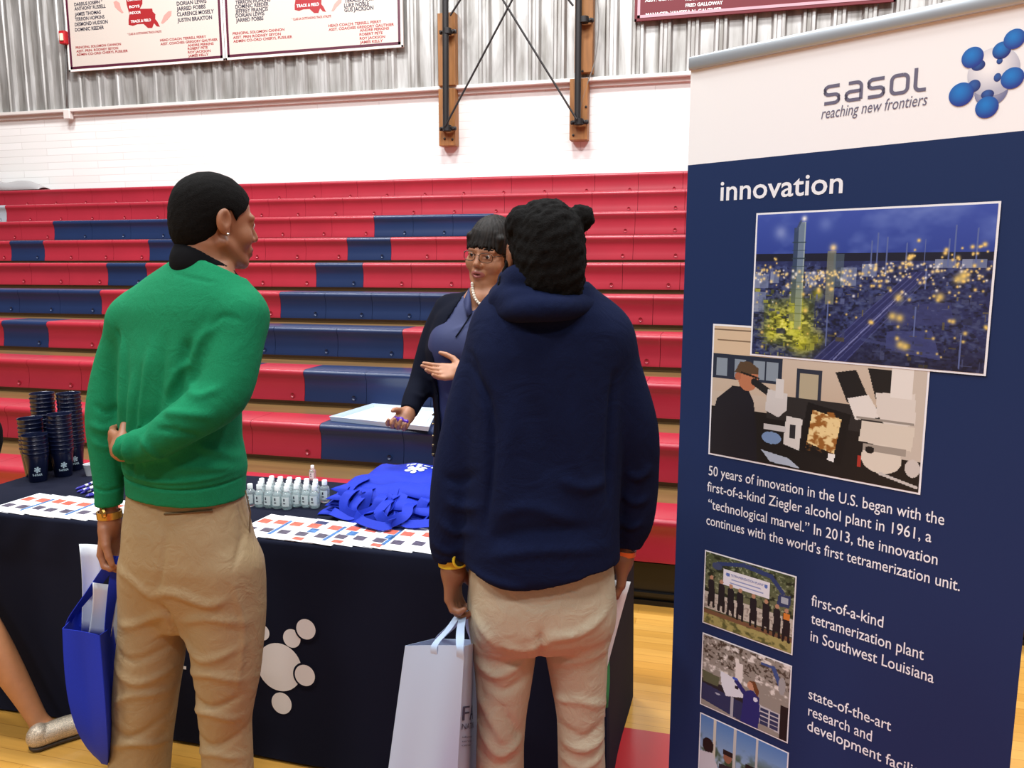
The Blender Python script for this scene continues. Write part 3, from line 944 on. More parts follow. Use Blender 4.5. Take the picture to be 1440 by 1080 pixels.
MB().sheet(fab(BSPLIT, BTOP, 6), 0.001).build('white_header', BWHITE, ban)
MB().sheet(fab(0.09, BSPLIT, 24), 0.001).build('navy_sheet', NAVY, ban)
ALU = mat('brushed_aluminium', (196, 202, 208), 0.35, metal=0.7)
Rb = Matrix((BU, -BN, Z3)).transposed()
MB().box(bp(BW / 2, BTOP + 0.012), (BW + 0.006, 0.022, 0.034), Rb, bevel=0.006).build('top_rail', ALU, ban, smooth='auto')
MB().box(bp(BW / 2, 0.05), (BW + 0.03, 0.10, 0.085), Rb, bevel=0.02, seg=3).build('base_cassette', ALU, ban, smooth='auto')
for s in (0.12, 0.88):
    MB().box(bp(BW * s, 0.006), (0.05, 0.34, 0.012), Rb, bevel=0.004).build('foot', ALU, ban)
MB().tube([bp(BW / 2, 0.09, -0.03), bp(BW / 2, BTOP, -0.018)], 0.008, 10).build('pole', ALU, ban, smooth=True)

def blet(lift=0.0012): return Lettering(BO, BU, Z3, BN, lift)
def bline(L, txt, p0, p1, cap, shear=0.0, offset=0.0):
    a0, z0 = onb(*p0); a1, z1 = onb(*p1)
    L.line(txt, a0, (z0 + z1) / 2, a1 - a0, cap, shear, offset)
WHITEB = mat('banner_white_ink', (240, 242, 246), 0.45)
L = blet(); bline(L, 'innovation', (1013, 283), (1185, 270), 0.049, offset=0.012); L.build('heading_lettering', WHITEB, ban)
L = blet()
for t, p0, p1 in (('50 years of innovation in the U.S. began with the', (996.7, 671), (1328, 734.5)), ('first-of-a-kind Ziegler alcohol plant in 1961, a', (994.6, 693), (1310, 759)),
                  ('\u201ctechnological marvel.\u201d In 2013, the innovation', (996, 718), (1318.6, 790)), ('continues with the world\u2019s first tetramerization unit.', (993.4, 739.5), (1350, 828))):
    bline(L, t, p0, p1, 0.0265, offset=0.004)
L.build('paragraph_lettering', WHITEB, ban)
L = blet()
for k_, (t, p0, p1) in enumerate((('first-of-a-kind', (1141, 852), (1242, 881.5)), ('tetramerization plant', (1140.5, 877.6), (1299, 926.5)), ('in Southwest Louisiana', (1139.7, 902), (1313, 959)),
                  ('state-of-the-art', (1137, 982.5), (1253, 1027.5)), ('research and', (1136.5, 1007), (1226, 1041)), ('development facility', (1135, 1031.5), (1302, 1092)))):
    if k_ == 3: L.build('caption_lettering', WHITEB, ban); L = blet()
    bline(L, t, p0, p1, 0.028, offset=0.004)
L.build('caption_lettering', WHITEB, ban)
GREYINK = mat('banner_grey_ink', (108, 106, 128), 0.45)
L = blet()
a0, z0 = onb(1157, 149); a1, _ = onb(1306, 125)
h = onb(1157, 121)[1] - z0
wl = (a1 - a0) / 5.55
squarish_word(L, a0, z0, h, wl, wl * 0.2, h * 0.17)
bline(L, 'reaching new frontiers', (1155, 168), (1304, 147), 0.0245, shear=0.22)
L.build('company_lettering', GREYINK, ban)

# the molecule emblem: printed balls, each an inked disc
def ball(px, py, r, c_hi, c_lo, lift, rx=1.0):
    a, z = onb(px, py); n = 40; rows = 7
    me_v = []; me_f = []; col = []
    V = [bp(a, z, lift)]; Cc = [0.0]
    for i in range(1, rows + 1):
        for k in range(n):
            V.append(bp(a + r * rx * i / rows * math.cos(6.28319 * k / n), z + r * i / rows * math.sin(6.28319 * k / n), lift))
    me = bpy.data.meshes.new('emblem_ball')
    F = [(0, 1 + k, 1 + (k + 1) % n) for k in range(n)]
    for i in range(rows - 1):
        for k in range(n):
            b0 = 1 + i * n; b1 = b0 + n
            F.append((b0 + k, b1 + k, b1 + (k + 1) % n, b0 + (k + 1) % n))
    me.from_pydata([tuple(v) for v in V], [], F); me.update()
    ca = me.color_attributes.new('ink', 'FLOAT_COLOR', 'POINT')
    hi = np.array(srgb(c_hi)); lo = np.array(srgb(c_lo)); out = []
    for v in V:
        q = v - bp(a, z, lift); x, y = q.dot(BU) / r, q.z / r
        t = min(1, max(0, math.hypot(x + 0.15, y - 0.3) / 1.15)) ** 1.4
        out += list(hi * (1 - t) + lo * t)
    ca.data.foreach_set('color', np.array(out, np.float32))
    link_mesh('emblem_ball', me, vmat('printed_ink'), ban, smooth=False)
SB = 0.00150
ball(1397, 101, 31 * SB, (254, 253, 252), (186, 188, 204), 0.0014)
ball(1394, 128, 20 * SB, (190, 192, 208), (120, 124, 160), 0.0012)
for px, py, r in ((1368, 81, 13.5), (1409, 71, 11), (1427, 55, 12.5), (1424, 110, 13.5), (1352, 133, 15.5), (1388, 151, 14)):
    ball(px, py, r * SB, (32, 128, 208), (36, 60, 148) if r > 11.5 else (36, 44, 120), 0.0018 if r > 11.5 else 0.0016)
for px, py, r, rx in ((1376, 92, 7, 1.2), (1370, 121, 8, 1.0), (1389, 133, 6, 1.3), (1403, 109, 5.5, 0.8), (1406, 86, 4, 0.9)):
    ball(px, py, r * SB, (50, 96, 170), (40, 56, 120), 0.0016, rx)

# ------------------------------------------------------------------ the printed photographs
def quadmap(tl, tr_, br_, bl_, lift, border=0.0):
    c = [onb(*q) for q in (tl, tr_, br_, bl_)]
    x0 = (c[0][0] + c[3][0]) / 2; x1 = (c[1][0] + c[2][0]) / 2; y1 = (c[0][1] + c[1][1]) / 2; y0 = (c[2][1] + c[3][1]) / 2
    return lambda u, v: bp(x0 + (x1 - x0) * u, y1 + (y0 - y1) * v, lift)
def framed(name, P, tl, tr_, br_, bl_, lift, bd=0.0045):
    f = quadmap(tl, tr_, br_, bl_, lift)
    w = (f(1, 0) - f(0, 0)).length; h = (f(0, 1) - f(0, 0)).length
    MB().quad([f(0, 1), f(1, 1), f(1, 0), f(0, 0)]).build('picture_border', WHITEB, ban, recalc=False)
    g = quadmap(tl, tr_, br_, bl_, lift + 0.0005)
    picture(name, P, lambda u, v: g(bd / w + u * (1 - 2 * bd / w), bd / h + v * (1 - 2 * bd / h)), ban)

# refinery at dusk
P = Paint(330, 210, (34, 42, 88), 3)
f1 = P.field(5); f2 = P.field(26, 3); f3 = P.field(60, 2)
P.grad(0, 0.30, (58, 80, 168), (44, 66, 150))
P.tint((f1 - 0.46) * 3, (96, 118, 190), (P.Y < 0.3)); P.glow(0.12, 0.13, 0.03, (170, 185, 225), 0.6); P.glow(0.33, 0.08, 0.03, (130, 150, 210), 0.5)
P.rect(0, 0.275, 1, 0.33, (18, 22, 44))
P.tint((f2 - 0.5) * 4, (76, 92, 146), (P.Y > 0.33) * 0.6); P.tint((f3 - 0.58) * 6, (112, 126, 150), (P.Y > 0.36) * 0.3); P.tint((0.44 - f3) * 6, (10, 13, 34), (P.Y > 0.36) * 0.7)
P.tint(np.clip((P.Y - .75) * 3, 0, 1), (16, 18, 40), (P.X > .3) * 0.75)
for x, y, w, h in ((0.0, 0.42, .07, .1), (.08, .4, .04, .08), (.41, .37, .07, .12), (.25, .4, .05, .1), (.5, .35, .06, .08), (.79, .32, .08, .05), (.89, .32, .09, .05), (.0, .55, .06, .14)):
    P.rect(x, y, x + w, y + h, (120, 134, 168), .8); P.rect(x, y, x + w * .4, y + h, (150, 160, 185), .5)
P.poly([(.30, 1.0), (.46, 1.0), (.66, .58), (.80, .38), (.70, .40), (.62, .52)], (40, 46, 100), .85)
for k in range(5): P.line(.31 + .035 * k, 1.0, .70 + .022 * k, .40, .004, (86, 94, 150), .6)
P.line(.40, .99, .68, .52, .006, (130, 138, 190), .8)
P.poly([(.62, .62), (.86, .58), (.88, .72), (.64, .74)], (52, 60, 112), .8); P.poly([(.62, .78), (.80, .76), (.84, .94), (.62, .9)], (58, 68, 124), .8); P.line(.52, .84, .84, .92, .012, (60, 70, 120), .8)
P.poly([(.05, .6), (.3, .58), (.3, .95), (.06, .9)], (60, 76, 60), .6)
for x, y, r, a in ((.12, .72, .05, .8), (.2, .80, .06, .9), (.22, .66, .05, .8), (.1, .84, .04, .9), (.25, .9, .05, .9), (.16, .76, .03, .8), (.24, .78, .04, .9), (.32, .86, .03, .7), (.31, .55, .025, .7)):
    P.glow(x, y, r, (196, 196, 40), a)
P.tint((f3 - 0.5) * 6, (238, 236, 120), np.exp(-(((P.X - .18) / .12) ** 2 + ((P.Y - .78) / .14) ** 2)))
P.tint((0.47 - f3) * 6, (40, 46, 20), np.exp(-(((P.X - .18) / .13) ** 2 + ((P.Y - .76) / .18) ** 2)))
rq = np.random.RandomState(21)
for k in range(420):
    x = rq.rand(); y = .34 + .66 * rq.rand() ** 1.2
    onroad = abs(x - (.40 + (1 - y) * .62)) < .09 * (y + .2)
    if onroad: continue
    s_ = .35 + 1.3 * (y - .3); w_ = (.008 + .035 * rq.rand() ** 2) * s_; h_ = (.006 + .05 * rq.rand() ** 2) * s_
    if rq.rand() < .3: w_ = .004
    elif rq.rand() < .35: h_ = .006
    v = rq.rand(); dk = 1.0 - .5 * max(0, y - .55) / .45
    c_ = (30 + 70 * v * dk, 36 + 76 * v * dk, 66 + 92 * v * dk) if rq.rand() < .8 else (120 * dk, 110 * dk, 70 * dk)
    if x < .32 and y > .5 and rq.rand() < .7: c_ = (70 + 130 * v, 76 + 124 * v, 30 + 40 * v)
    P.rect(x, y, x + w_, y + h_, c_, .75)
P.rect(.185, .10, .205, .62, (52, 70, 100)); P.rect(.205, .06, .24, .80, (108, 128, 150)); P.rect(.232, .06, .24, .8, (150, 168, 170))
P.line(.195, .12, .215, .055, .01, (60, 76, 110)); P.glow(.23, .04, .012, (250, 248, 240), 1.0)
for y in np.linspace(.2, .8, 12): P.line(.18, y, .245, y, .004, (40, 60, 70), .7)
P.tint((P.Y - .35) * 1.6, (190, 196, 60), ((P.X > .18) & (P.X < .245) & (P.Y < .85)) * 0.8)
P.rect(.345, .26, .385, .62, (120, 126, 110), .8); P.rect(.375, .28, .42, .5, (90, 110, 120), .6); P.glow(.37, .24, .015, (250, 220, 160), 1)
for x, y0, y1 in ((.56, .15, .42), (.6, .18, .42), (.535, .2, .4), (.86, .12, .36), (.94, .14, .34), (.75, .2, .34), (.68, .22, .36), (.84, .2, .36), (.76, .36, .5), (.36, .6, .9), (.73, .62, .8), (.91, .78, .98)):
    P.line(x, y0, x, y1, .006, (92, 108, 160), .9)
rg = np.random.RandomState(8)
for k in range(230):
    x = rg.rand(); y = .34 + abs(rg.randn()) * .07 + .05 * (x < .5)
    P.glow(x, y, .0035 + .004 * rg.rand() ** 2, (255, 226, 150) if rg.rand() < .75 else (245, 245, 240), .95)
for k in range(70):
    cx, cy = [(.7, .33), (.57, .44), (.33, .45), (.86, .3), (.93, .46), (.1, .38), (.94, .28)][k % 7]
    P.glow(cx + rg.randn() * .03, cy + rg.randn() * .04, .004 + .006 * rg.rand() ** 2, (255, 216, 120), 1)
for k in range(46):
    P.glow(rg.rand(), .5 + .45 * rg.rand(), .004 + .006 * rg.rand() ** 2, (250, 214, 110), .9)
for x, y in ((.64, .68), (.67, .69), (.68, .86), (.7, .87), (.82, .55), (.66, .56), (.88, .44), (.9, .42)): P.glow(x, y, .016, (238, 208, 110), .9)
framed('refinery_picture', P, (1063, 301), (1407, 281.5), (1389, 526), (1057, 502), 0.0030)

# laboratory with microscopes
P = Paint(250, 190, (196, 182, 164), 5)
f2 = P.field(30, 3)
P.grad(0, .5, (208, 196, 180), (196, 178, 156)); P.rect(0, 0, .3, .22, (214, 190, 158)); P.rect(0, 0.02, .25, .03, (120, 100, 80)); P.rect(.02, .1, .25, .11, (130, 108, 84))
P.rect(0, .21, .37, .40, (34, 44, 62))
for x in (.02, .12, .22, .29): P.rect(x, .24, x + .06, .38, (134, 148, 160))
P.rect(.44, .27, .56, .5, (44, 50, 64)); P.rect(.455, .3, .545, .5, (178, 168, 140)); P.rect(.0, .62, 1, 1, (20, 19, 20)); P.rect(.3, .48, 1, .66, (40, 38, 38)); P.rect(.9, .2, 1, .8, (200, 190, 176))
P.poly([(.0, 1), (.0, .72), (.03, .56), (.11, .45), (.19, .44), (.23, .55), (.25, .75), (.26, 1)], (18, 20, 32))
P.ell(.195, .37, .055, .105, (184, 118, 84)); P.poly([(.12, .34), (.15, .26), (.2, .25), (.25, .3), (.25, .34), (.17, .35)], (86, 66, 46)); P.ell(.14, .37, .018, .03, (170, 104, 76)); P.line(.16, .34, .25, .37, .01, (20, 20, 20))
P.line(.23, .40, .31, .47, .04, (24, 26, 30)); P.poly([(.30, .44), (.40, .46), (.40, .58), (.36, .64), (.29, .6)], (206, 204, 200)); P.rect(.34, .36, .38, .5, (212, 210, 206)); P.poly([(.40, .62), (.48, .63), (.47, .86), (.39, .83)], (214, 212, 206)); P.rect(.42, .68, .45, .78, (40, 40, 46))
P.ell(.33, .8, .05, .045, (120, 150, 190)); P.rect(.29, .7, .4, .74, (200, 200, 198))
P.poly([(.50, .50), (.70, .55), (.665, .92), (.47, .85)], (14, 14, 16)); P.poly([(.525, .55), (.66, .59), (.635, .84), (.505, .79)], (232, 208, 150))
P.tint((f2 - .47) * 7, (150, 96, 40), ((P.X > .50) & (P.X < .66) & (P.Y > .55) & (P.Y < .85) & (P.X < .66 - (P.Y - .59) * .1) & (P.X > .525 - (P.Y - .55) * .085)))
P.poly([(.61, .84), (.64, .845), (.635, .9), (.605, .89)], (235, 235, 230))
P.poly([(.62, .27), (.71, .24), (.77, .42), (.68, .47)], (24, 24, 26)); P.poly([(.76, .22), (.86, .22), (.88, .38), (.80, .42)], (24, 24, 26))
P.poly([(.68, .44), (.77, .40), (.83, .54), (.72, .58)], (226, 222, 214)); P.poly([(.80, .38), (.96, .36), (.97, .56), (.86, .62), (.81, .52)], (218, 212, 202)); P.rect(.86, .2, .95, .4, (228, 224, 216))
P.poly([(.75, .58), (.97, .58), (.96, .74), (.74, .72)], (216, 208, 192)); P.ell(.84, .82, .085, .1, (220, 212, 196)); P.rect(.76, .73, .94, .78, (160, 152, 140)); P.ell(.79, .77, .02, .025, (20, 20, 22)); P.line(.73, .56, .96, .56, .012, (150, 144, 134))
P.poly([(.28, .90), (.42, .93), (.48, .99), (.33, .98)], (176, 190, 206)); P.line(.84, .92, .99, .97, .015, (200, 196, 190)); P.rect(.74, .82, .755, .9, (170, 50, 40)); P.ell(.97, .85, .03, .06, (206, 200, 192))
framed('laboratory_picture', P, (1003, 457), (1306.5, 471), (1300, 695), (997, 640), 0.0018)

# groundbreaking line-up
P = Paint(120, 120, (80, 90, 60), 7)
f2 = P.field(18, 3); f3 = P.field(40, 2)
P.grad(0, .7, (74, 88, 56), (120, 120, 90)); P.tint((f2 - .5) * 5, (30, 40, 24)); P.tint((f3 - .6) * 6, (176, 186, 150), (P.Y < .5) * .7)
P.rect(0, .55, 1, .78, (196, 190, 176)); P.tint((f3 - .5) * 5, (150, 140, 128), (P.Y > .6) & (P.Y < .78)); P.rect(0, .80, 1, .86, (120, 86, 60)); P.rect(0, .86, 1, 1, (166, 158, 96)); P.tint((f2 - .5) * 5, (90, 92, 50), (P.Y > .86))
P.line(.15, .12, .45, .04, .05, (44, 62, 110)); P.line(.45, .04, .75, .08, .06, (44, 62, 110)); P.line(.75, .08, .88, .25, .05, (44, 62, 110)); P.ell(.14, .16, .06, .05, (60, 74, 110)); P.poly([(.84, .28), (.97, .26), (.96, .42), (.82, .44)], (46, 60, 100)); P.rect(.87, .3, .94, .38, (170, 180, 190))
P.rect(.22, .17, .74, .38, (232, 234, 240)); P.ell(.27, .23, .025, .025, (90, 120, 190)); P.ell(.7, .23, .02, .025, (90, 120, 190)); P.line(.32, .285, .64, .285, .016, (150, 164, 205)); P.line(.30, .33, .67, .33, .016, (150, 164, 205))
for i, x in enumerate((.08, .2, .31, .42, .57, .71, .83, .93)):
    y = .34 + .018 * i; P.line(x, y + .06, x + .01, y + .30, .075, (24, 24, 32)); P.line(x - .02, y + .25, x - .025, y + .40, .03, (22, 22, 28)); P.line(x + .03, y + .25, x + .035, y + .40, .03, (22, 22, 28)); P.ell(x, y, .022, .03, (186, 140, 110))
P.rect(.9, .5, .97, .58, (216, 130, 50))
framed('groundbreaking_picture', P, (992, 775), (1121, 808), (1115, 918), (988, 878), 0.0018, 0.0035)
gq = quadmap((992, 775), (1121, 808), (1115, 918), (988, 878), 0.0028)
Lt = Lettering(gq(0, 0), gq(1, 0) - gq(0, 0), gq(0, 0) - gq(0, 1), BN, 0.0)
Lt.line('TETRAMERIZATION PLANT', 0.31, -0.245, 0.36, 0.028)
Lt.build('caption_lettering', mat('banner_blue_ink', (70, 96, 170), 0.5), ban)

# laboratory worker in a blue coat
P = Paint(120, 120, (150, 144, 134), 9)
f2 = P.field(16, 3); f3 = P.field(36, 2)
P.tint((f3 - .5) * 6, (70, 60, 50), (P.Y < .35)); P.tint((f2 - .55) * 6, (230, 226, 218), (P.Y < .5)); P.rect(.4, .22, .48, .45, (226, 222, 216))
P.rect(0, .62, .5, .82, (30, 32, 40)); P.poly([(0, .68), (.5, .74), (.5, 1), (0, .92)], (40, 50, 88)); P.rect(.36, .72, .39, 1, (170, 172, 180)); P.ell(.2, .76, .03, .012, (170, 175, 190))
P.poly([(.22, .42), (.46, .46), (.52, .66), (.3, .74), (.24, .6)], (222, 226, 234)); P.rect(.4, .54, .44, .58, (30, 30, 40)); P.poly([(.0, .5), (.22, .52), (.2, .66), (.02, .66)], (90, 96, 70))
P.poly([(.68, .66), (.94, .68), (.92, .94), (.68, .9)], (196, 196, 200))
for i in range(2):
    for j in range(4): P.rect(.7 + .11 * i, .69 + .06 * j, .79 + .11 * i, .735 + .06 * j, (44, 54, 90))
P.line(.82, .1, .9, .3, .05, (60, 84, 140)); P.line(.7, .1, .82, .1, .04, (60, 84, 140)); P.ell(.92, .3, .04, .12, (160, 160, 160))
P.poly([(.50, .58), (.60, .50), (.68, .58), (.70, .8), (.68, 1), (.48, 1), (.50, .76)], (34, 40, 110)); P.line(.52, .6, .42, .48, .06, (34, 40, 110)); P.ell(.40, .45, .03, .02, (60, 90, 190)); P.ell(.585, .46, .045, .06, (196, 146, 116)); P.poly([(.55, .4), (.63, .38), (.68, .5), (.66, .58), (.62, .5), (.6, .42)], (110, 66, 34)); P.ell(.64, .62, .025, .03, (220, 224, 240))
P.rect(.92, .55, 1, 1, (24, 22, 24))
framed('coat_picture', P, (988, 892), (1114, 932), (1109, 1042), (985, 993), 0.0018, 0.0035)

# people by a window
P = Paint(120, 120, (120, 150, 190), 11)
f2 = P.field(10, 3)
P.grad(0, .6, (84, 130, 190), (170, 190, 206)); P.tint((f2 - .45) * 5, (60, 80, 50), (P.Y > .22) * np.clip((P.Y - .2) * 4, 0, 1)); P.rect(.16, 0, .19, .8, (210, 206, 190)); P.rect(.4, 0, .43, .8, (196, 196, 190)); P.rect(.66, 0, .68, .8, (200, 200, 196))
P.ell(.1, .38, .07, .1, (26, 20, 20)); P.poly([(0, .5), (.16, .46), (.26, .7), (.2, 1), (0, 1)], (206, 204, 210)); P.ell(.34, .42, .05, .08, (150, 100, 76)); P.poly([(.28, .33), (.4, .33), (.4, .4), (.28, .4)], (30, 22, 20)); P.poly([(.24, .55), (.44, .52), (.5, 1), (.24, 1)], (40, 38, 44))
P.ell(.6, .48, .05, .08, (140, 96, 72)); P.poly([(.55, .38), (.67, .38), (.66, .45), (.55, .46)], (24, 20, 20)); P.poly([(.5, .64), (.7, .6), (.74, 1), (.5, 1)], (70, 74, 84)); P.rect(0, .85, 1, 1, (60, 56, 54))
framed('meeting_picture', P, (985, 1006), (1109, 1052), (1105, 1165), (981, 1110), 0.0018, 0.0035)
# ================================================================== TABLE AND WHAT LIES ON IT
TX0, TX1, TY0, TY1, TZ = -2.74, -0.285, 2.12, 2.80, 0.745
tb = thing('folding_table', 'long folding table under the navy cloth', 'table', ((TX0 + TX1) / 2, (TY0 + TY1) / 2, 0))
TPL = mat('table_plastic', (190, 188, 182), 0.5)
MB().box(((TX0 + TX1) / 2, (TY0 + TY1) / 2, TZ - 0.026), (TX1 - TX0 - 0.03, TY1 - TY0 - 0.03, 0.04), bevel=0.01).build('tabletop', TPL, tb)
for x in (TX0 + 0.3, TX1 - 0.3):
    for y in (TY0 + 0.1, TY1 - 0.1):
        MB().tube([(x, y, 0), (x, y, TZ - 0.05)], 0.014, 10).build('leg', STEEL, tb, smooth=True)
CLOTH = mat('navy_table_cloth', (17, 20, 37), 0.9, spec=0.15, noise=0.08, nscale=500, bump=0.15, bscale=900)

def skirt(s, z):                                # outward swing of the hanging cloth at perimeter position s
    t = (TZ - z) / TZ
    return 0.004 * t * math.sin(s * 9.0) + 0.005 * t * t * math.sin(s * 4.1 + 1.0) + 0.012 * t
def cloth_mesh():
    mb = MB(); per = []
    r = 0.012
    def side(x0, y0, x1, y1, n):
        for i in range(n):
            t = i / n; per.append((x0 + (x1 - x0) * t, y0 + (y1 - y0) * t))
    side(TX0, TY0, TX1, TY0, 120); side(TX1, TY0, TX1, TY1, 40); side(TX1, TY1, TX0, TY1, 60); side(TX0, TY1, TX0, TY0, 40)
    cx, cy = (TX0 + TX1) / 2, (TY0 + TY1) / 2
    s = 0; S = []
    for i, p in enumerate(per):
        q = per[i - 1]; s += math.hypot(p[0] - q[0], p[1] - q[1]) if i else 0; S.append(s)
    rows = []
    for z, ins in [(TZ, 0.012), (TZ - 0.002, 0.006), (TZ - 0.006, 0.002), (TZ - 0.013, 0.0)] + [(TZ - 0.013 - (TZ - 0.025) * k / 14, 0) for k in range(1, 15)]:
        row = []
        for (x, y), s in zip(per, S):
            nx = -1 if x <= TX0 + 1e-6 else (1 if x >= TX1 - 1e-6 else 0); ny = -1 if y <= TY0 + 1e-6 else (1 if y >= TY1 - 1e-6 else 0)
            o = skirt(x if ny else y + 3, z) - ins
            row.append(mb.bm.verts.new((x + nx * o, y + ny * o, z)))
        rows.append(row)
    n = len(per)
    for a, b in zip(rows, rows[1:]):
        for k in range(n): mb.bm.faces.new((a[k], b[k], b[(k + 1) % n], a[(k + 1) % n]))
    mb.bm.faces.new(rows[0])
    return mb
tc_ = thing('tablecloth', 'navy cloth with white molecule print draped to the floor over the long table', 'tablecloth', ((TX0 + TX1) / 2, TY0, 0))
cloth_mesh().build('cloth', CLOTH, tc_, smooth='auto')

class FrontPrint(Lettering):
    def uv(s, a, b, lift=0.0): return Vector((a, TY0 - skirt(a, b) - s.eps - lift, b))
    def fan(s, px, py, r, squash=1.0):
        c = WY(px, py, TY0 - 0.01); n = 36
        for k0 in range(4):
            ra, rb = r * k0 / 4, r * (k0 + 1) / 4
            pts = []
            for k in range(n):
                for rr in (ra, rb):
                    pts.append(s.uv(c.x + rr * math.cos(6.28319 * k / n), c.z + rr * squash * math.sin(6.28319 * k / n)))
            s.put(pts, [(2 * k, 2 * k + 1, (2 * k + 3) % (2 * n), (2 * k + 2) % (2 * n)) for k in range(n)] if k0 else [(0, 2 * k + 1, (2 * k + 3) % (2 * n)) for k in range(n)])
PRN = mat('white_cloth_print', (228, 224, 220), 0.8)
SC_ = 1 / 455.0
def spot(px, py, r, lift, m, nm):
    L = FrontPrint((0, 0, 0), X3, Z3, -Y3, lift); L.fan(px, py, r * SC_); L.build(nm, m, tc_)
spot(393, 938, 36.5, 0.0016, PRN, 'molecule_print')
spot(410, 898, 14, 0.0016, PRN, 'molecule_print')
spot(397, 988, 16.5, 0.0016, PRN, 'molecule_print')
spot(368, 890, 12, 0.0016, PRN, 'molecule_print')
for px, py, r in ((430, 885, 15.2), (429.5, 949, 16)):
    spot(px, py, r + 3.2, 0.0024, CLOTH, 'molecule_outline'); spot(px, py, r, 0.0032, PRN, 'molecule_print')
L = FrontPrint((0, 0, 0), X3, Z3, -Y3, 0.0016)
pa, pb = WY(150, 934, TY0), WY(266, 940, TY0)
squarish_word(L, pa.x, pb.z, 0.055, (pb.x - pa.x) / 5.5, (pb.x - pa.x) / 5.5 * 0.2, 0.011)
L.build('company_lettering', PRN, tc_)

# ------------------------------------------------------------------ brochures in an overlapping row
PAPER = mat('white_paper', (240, 240, 242), 0.5)
PICRED = mat('brochure_orange_picture', (206, 92, 72), 0.5, noise=0.35, nscale=70)
PICDARK = mat('brochure_dark_picture', (74, 66, 84), 0.5, noise=0.5, nscale=80)
PICBLUE = mat('brochure_blue_picture', (60, 106, 160), 0.5, noise=0.5, nscale=60)
PICNAVY = mat('brochure_navy_picture', (30, 40, 84), 0.5, noise=0.4, nscale=60)
ORD = ['first', 'second', 'third', 'fourth', 'fifth', 'sixth', 'seventh', 'eighth', 'ninth', 'tenth', 'eleventh', 'twelfth', 'thirteenth', 'fourteenth', 'fifteenth', 'sixteenth', 'seventeenth', 'eighteenth', 'nineteenth', 'twentieth']
rng = np.random.RandomState(12)
xa_ = WZ(-70, 735, TZ).x; xb_ = WZ(628, 775, TZ).x
nb = int((xb_ - xa_) / 0.063)
vis = []
for i in range(nb + 1):
    x = xa_ + (xb_ - xa_) * i / nb
    q = Vector((x, 2.2, TZ)) - EYE
    pxx = 720 + FPX * q.dot(RGT) / (q.dot(FWD) * cP - q.z * sP)
    if -75 < pxx < 152 or pxx > 318: vis.append((i, x, pxx))
left_n = len([v for v in vis if v[2] < 152]); cnt_l = cnt_r = 0
for i, x, pxx in vis:
    rz = math.radians(rng.uniform(-5, 1)); y0 = 2.128 + rng.uniform(0, 0.014)
    c, s_ = math.cos(rz), math.sin(rz)
    tilt = 0.0036 / 0.1
    def bpt(a, b, h=0.0):
        return Vector((x + a * c - b * s_, y0 + a * s_ + b * c, TZ + 0.0044 - a * tilt + h))
    if pxx < 152:
        cnt_l += 1; lab = 'white picture brochure, %s from the left end of the row before the cup stacks' % ORD[cnt_l - 1]
    else:
        cnt_r += 1; lab = 'white picture brochure at the table edge, %s to the right of the student in green' % ORD[cnt_r - 1]
    mb = MB()
    mb.sheet([[bpt(0, 0), bpt(0.05, 0), bpt(0.1, 0)], [bpt(0, 0.1), bpt(0.05, 0.1), bpt(0.1, 0.1)], [bpt(0, 0.212), bpt(0.05, 0.212), bpt(0.1, 0.212)]], 0.0012)
    def pic(k, a0, b0, a1, b1):
        mb.mi = k; mb.quad([bpt(a0, b0, .0009), bpt(a1, b0, .0009), bpt(a1, b1, .0009), bpt(a0, b1, .0009)]); mb.mi = 0
    pic(1, 0.006, 0.125, 0.046, 0.165); pic(2, 0.008, 0.045, 0.045, 0.082)
    if i % 3 == 1: pic(3, 0.047, 0.03, 0.06, 0.17)
    if i in (13, 18, 20, 22): pic(4, 0.012, 0.166, 0.055, 0.195); pic(3, 0.03, 0.085, 0.06, 0.122); pic(1, 0.02, 0.01, 0.055, 0.035)
    o = mb.build('brochure', [PAPER, PICRED, PICDARK, PICBLUE, PICNAVY], recalc=False)
    tag(o, lab, 'brochure', 'picture brochures along the front edge of the table')

# ------------------------------------------------------------------ navy cups in stacks
CUP = mat('navy_cup_plastic', (17, 24, 52), 0.28)
CUPRIM = CUP
LOGOW = mat('cup_white_print', (200, 222, 232), 0.4)
R0, R1, HC, PITCH_C = 0.031, 0.0455, 0.12, 0.0172
def cup_mesh(name='cup'):
    prof = [(0, 0.0), (R0, 0.0), (R0 + 0.001, 0.002), (R1 - 0.003, HC - 0.02), (R1 - 0.0015, HC - 0.019), (R1 - 0.001, HC - 0.008), (R1, HC - 0.006), (R1 + 0.0015, HC - 0.002), (R1 + 0.0005, HC),
            (R1 - 0.0015, HC - 0.001), (R1 - 0.003, HC - 0.01), (R0 - 0.001, 0.003), (0, 0.003)]
    return prof
cup_me = None
def logo_on_cup(root, phi):
    class Cy(Lettering):
        def uv(s, a, b, lift=0.0):
            r = R0 + (R1 - 0.003 - R0) * b / (HC - 0.02) + 0.0007 + lift; t = phi + a / r
            return root.location + Vector((r * math.cos(t), r * math.sin(t), b))
    L = Cy((0, 0, 0), X3, Z3, Y3)
    for k in range(6):
        t = math.radians(60 * k + 20)
        L.disc(0.0085 * math.cos(t), 0.052 + 0.0095 * math.sin(t), 0.0036, n=12)
        L.stroke([(0, 0.052), (0.0085 * math.cos(t), 0.052 + 0.0095 * math.sin(t))], 0.005)
    L.disc(0, 0.052, 0.0058, n=14)
    squarish_word(L, -0.019, 0.027, 0.0085, 0.0066, 0.0012, 0.002)
    L.build('print', LOGOW, root)
